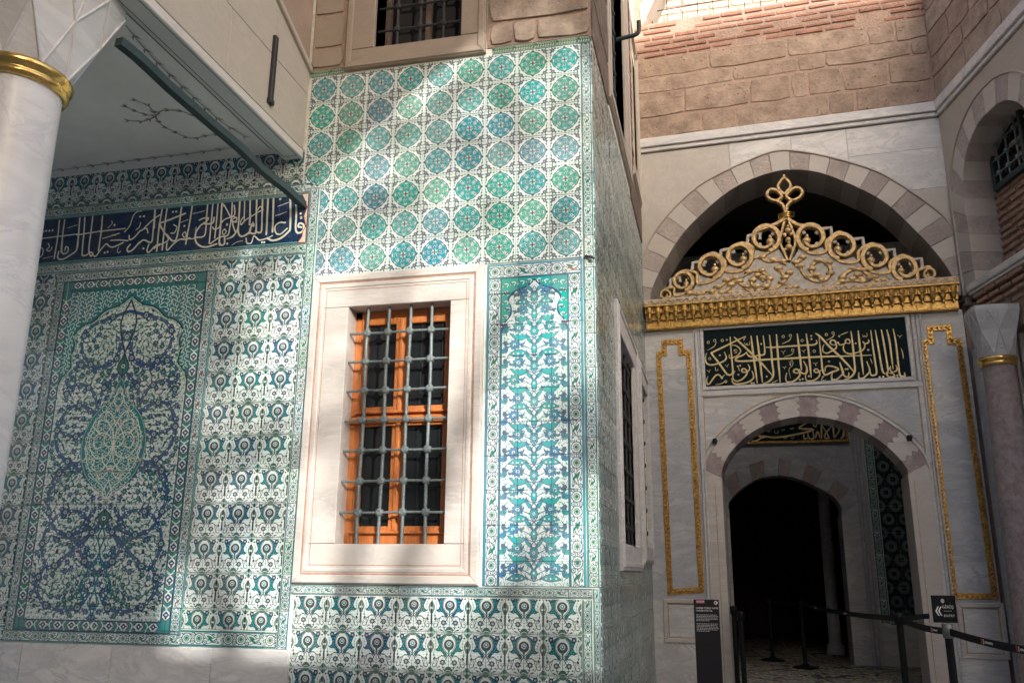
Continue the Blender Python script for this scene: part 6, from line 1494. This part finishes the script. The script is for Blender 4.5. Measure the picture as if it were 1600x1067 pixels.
# belts
def belt(a, c, sag, label, marks_=(), wid=.046):
    a, c = np.array(a, float), np.array(c, float); n_ = 24; P = []
    for k in range(n_+1): s_ = k/n_; p = a+(c-a)*s_; p[2] -= sag*4*s_*(1-s_); P.append(p)
    t_ = (c-a); t_[2] = 0; t_ /= np.linalg.norm(t_); nn = np.cross(t_, [0, 0, 1])*.0012
    o = thing('barrier_belt', label, 'belt', tuple((a+c)/2))
    def rib(s0, s1, z0, z1, off, nm, mat):
        b = MB(); m_ = max(2, int((s1-s0)*n_)+2); Q = []
        for k in range(m_):
            s_ = s0+(s1-s0)*k/(m_-1); i = min(n_-1, int(s_*n_)); f_ = s_*n_-i; p = P[i]*(1-f_)+P[i+1]*f_
            for zz, oo in ((z0, -1), (z1, -1), (z1, 1), (z0, 1)): Q.append(p+np.array([0, 0, zz])+nn*oo*off)
        F = [(0, 1, 2, 3), (4*m_-1, 4*m_-2, 4*m_-3, 4*m_-4)]
        for k in range(m_-1):
            for j in range(4): F.append((4*k+j, 4*k+(j+1) % 4, 4*k+4+(j+1) % 4, 4*k+4+j))
        b.add(Q, F); obj(nm, b, mat, o)
    rib(0, 1, -wid/2, wid/2, 1, 'webbing', M['black'])
    L_ = np.linalg.norm(c-a)
    for s_ in marks_:
        d = .022/L_; rib(s_, s_+d, -wid/2+.006, wid/2-.006, 1.6, 'red_mark', M['redp']); rib(s_+d*1.4, s_+d*1.8, -wid/2+.008, wid/2-.008, 1.6, 'white_mark', M['white'])
        for k in range(9): rib(s_+d*(2.4+k*.55), s_+d*(2.4+k*.55+.40), -.007, .005, 1.6, 'print', M['white'])
hb = .045
p1 = (P1[0], 7.9, E+P1[1]-hb); s1 = (S1[0], 6.7, zt-hb)
belt(p1, s1, .02, 'black barrier belt from the jamb post to the sign post', (.68,))
e1 = ony(1640, 1021, 5.4); belt(s1, (e1[0], 5.4, E+e1[1]), .015, 'black printed barrier belt running off from the sign post at the right', (.38, .72))
belt((P2[0], 12.4, E+P2[1]-hb), p1, .03, 'black barrier belt running from the jamb post into the passage', (.20, .55))
e2 = ony(1452, 962, 9.0); belt(p1, (e2[0], 9.0, E+e2[1]), .0, 'short black belt end from the jamb post towards the right jamb')
belt((P3[0], 13.3, E+P3[1]-hb), (P2[0], 12.4, E+P2[1]-hb), .01, 'dark barrier belt between the two posts inside the passage')
# information totem
tx0, tx1 = ony(1083.5, 936, 8.4), ony(1123, 938, 8.4); TF = Frame((0, 8.4), (1, 0))
tt = thing('information_totem', 'charcoal information panel with magenta tag standing left of the doorway', 'sign', ((tx0[0]+tx1[0])/2, 8.4, 0))
b = MB(); b.cbox(tx0[0], tx1[0], -E, tx0[1], -.03, .0, .004); obj('panel', b, M['totem'], tt, TF)
b = MB(); b.cbox(tx0[0]-.06, tx1[0]+.06, -E, -E+.02, -.2, .15, .006); obj('foot', b, M['black'], tt, TF)
W_ = tx1[0]-tx0[0]; tz = tx0[1]; a0 = tx0[0]+W_*.10
b = MB(); b.box(a0, a0+W_*.33, tz-.034, tz-.001, .0005, .0015); obj('tag', b, M['magenta'], tt, TF)
text('HAREM', TF, a0+W_*.165, tz-.025, .023, M['white'], tt, .0022, 'CENTER', .0004)
b = MB(); b.lathe(0, 0, [(.0165, 0), (.0165, .001)], 24); obj('emblem_disc', b, M['white'], tt, Frame((tx0[0]+W_*.88, 8.4-.0006), (1, 0)) if False else FL).hide_render = False
bpy.data.objects.remove([o for o in tt.children if o.name.startswith('emblem_disc')][0])
ex, ez = tx0[0]+W_*.88, tz-.026
b = MB(); b.prism([(ex+.017*math.cos(a), ez+.017*math.sin(a)) for a in np.linspace(0, 6.283, 21)[:-1]], .0005, .0016); obj('emblem_disc', b, M['white'], tt, TF)
b = MB(); b.prism([(ex-.003+.008*math.cos(a), ez+.008*math.sin(a)) for a in np.linspace(0, 6.283, 15)[:-1]], .0016, .0024); obj('emblem_mark', b, M['magenta'], tt, TF)
text('HAREM CÜMLE KAPISI', TF, a0-.004, tz-.080, .0202, M['white'], tt, .0015, 'LEFT', .0004); text('HAREM PORTAL', TF, a0-.004, tz-.103, .0202, M['white'], tt, .0015, 'LEFT', .0002)
for blk, n_ in ((tz-.135, 5), (tz-.212, 6)):
    for r in range(n_):
        u = a0-.004; e = tx1[0]-.012 if r < n_-1 else a0+W_*.5
        while u < e-.01:
            w_ = random.uniform(.006, .02); b = MB(); b.box(u, min(u+w_, e), blk-r*.0125, blk-r*.0125+.0042, .0005, .0012); obj('small_print', b, M['white'], tt, TF); u += w_+.004
# ------------------------------------------------------------------ sun-blocking wall and trees added behind the camera; low court wall beside it
bw_ = thing('sun_mask_wall', 'unseen stone wall added behind the viewer, its arch shaped to let sun onto the tiles', 'wall', (4, -5, 0))  # added out of view to block the sun around the lit patch
OF = Frame((0, -5.0), (1, 0))
def oarch(x0, x1, sill, spring, apex, ax=None):
    ax = ax or (x0+x1)/2; L = crv([(x0, sill), (x0, (sill+spring)/2), (x0, spring)], 3); A1 = crv([(x0, spring), (x0+(ax-x0)*.28, spring+(apex-spring)*.58), (ax, apex)], 6); A2 = crv([(ax, apex), (x1-(x1-ax)*.28, spring+(apex-spring)*.58), (x1, spring)], 6)
    return [tuple(p) for p in A1]+[tuple(p) for p in A2[1:]]
TOP = 13.15  # wall height chosen to keep sun off most of the portal brickwork
A_ = crv([(2.3, 6.1), (2.42, 6.5), (2.8, 7.15), (3.6, 7.85), (4.7, 8.75), (5.3, 9.3), (5.7, 9.1), (5.98, 8.3)], 5)  # opening outline shaped to draw the sun patch's edge on the tiles
opn = [(2.3, 5.98, 3.95)]
x = -14; b = MB()
for x0, x1, sill in opn:
    b.box(x, x0, -E, TOP, -.7, 0); b.box(x0, x1, -E, sill, -.7, 0); P = [tuple(p) for p in A_]; b.strip([(p[0], TOP) for p in P], P, -.7, 0); x = x1
b.box(x, 16, -E, TOP, -.7, 0)
obj('wall', b, M['cream'], bw_, OF)
b = MB(); b.cbox(-14.2, 16.2, TOP+.002, TOP+.2, -.9, .3, .02); obj('sun_mask_eave', b, M['marble'], bw_, OF)  # top edge of the added sun-blocking wall
# unseen trees added to break up and dim the sun through the arch
def tree(x, y, h, cr_, n_, seed, label):
    rng = random.Random(seed); t_ = thing('dapple_tree', label, 'tree', (x, y, 0)); b = MB()
    b.tube([(x, y, 0), (x+.1, y, h*.35), (x-.1, y+.1, h*.6)], lambda s: .35*(1-.5*s), 10)
    for k in range(9):
        a = k*2.4; b.tube(crv([(x, y, h*(.4+.02*k)), (x+cr_*.4*math.cos(a), y+cr_*.4*math.sin(a), h*(.55+.03*k)), (x+cr_*.85*math.cos(a), y+cr_*.85*math.sin(a), h*(.62+.04*k))], 4), lambda s: .12*(1-.8*s), 6)
    obj('trunk', b, M['oldwood'], t_)
    b = MB(); cl = []
    for k in range(46): a = rng.uniform(0, 6.283); r_ = cr_*math.sqrt(rng.random()); cl.append((x+r_*math.cos(a), y+r_*math.sin(a)*.8, h*rng.uniform(.52, 1.0), rng.uniform(.35, .8)))
    for k in range(n_):
        c = rng.choice(cl); p = [c[i]+rng.gauss(0, c[3]*.5) for i in range(3)]; s_ = rng.uniform(.07, .14); u = Vector((rng.gauss(0, 1), rng.gauss(0, 1), rng.gauss(0, 1))).normalized(); v = u.cross(Vector((rng.gauss(0, 1), rng.gauss(0, 1), rng.gauss(0, 1)))).normalized(); P = Vector(p)
        b.add([P-u*s_, P+v*s_*.6, P+u*s_, P-v*s_*.6], [(0, 1, 2, 3)])
    obj('crown', b, m_plain('leaf_green', (.05, .09, .03), .6), t_)
tree(9.8, -14.5, 15.5, 3.0, 1900, 4, 'tall unseen tree added behind the viewer to dapple the sun')
tree(6.9, -14.2, 14.6, 2.0, 3400, 9, 'smaller unseen tree added behind the viewer, dense to dim the sun')
b = MB(); b.box(5.0, 5.6, -5.0, 5.0, 0, 3.6)   # low garden wall that closes the court on the open side
obj('court_wall', b, M['cream'], F=Frame((0, 0), (1, 0)) if False else FL, label='low stone wall along the open side of the court', cat='wall')
for o in [o for o in sc.objects if o.type == 'FONT']:
    pass
dg = bpy.context.evaluated_depsgraph_get()
for o in [o for o in sc.objects if o.type == 'FONT']:
    me = bpy.data.meshes.new_from_object(o.evaluated_get(dg)); me.name = o.name; nm = o.name; par = o.parent; pi = o.matrix_parent_inverse.copy(); mb_ = o.matrix_basis.copy()
    bpy.data.objects.remove(o); n2 = bpy.data.objects.new(nm, me); sc.collection.objects.link(n2); n2.parent = par; n2.matrix_parent_inverse = pi; n2.matrix_basis = mb_
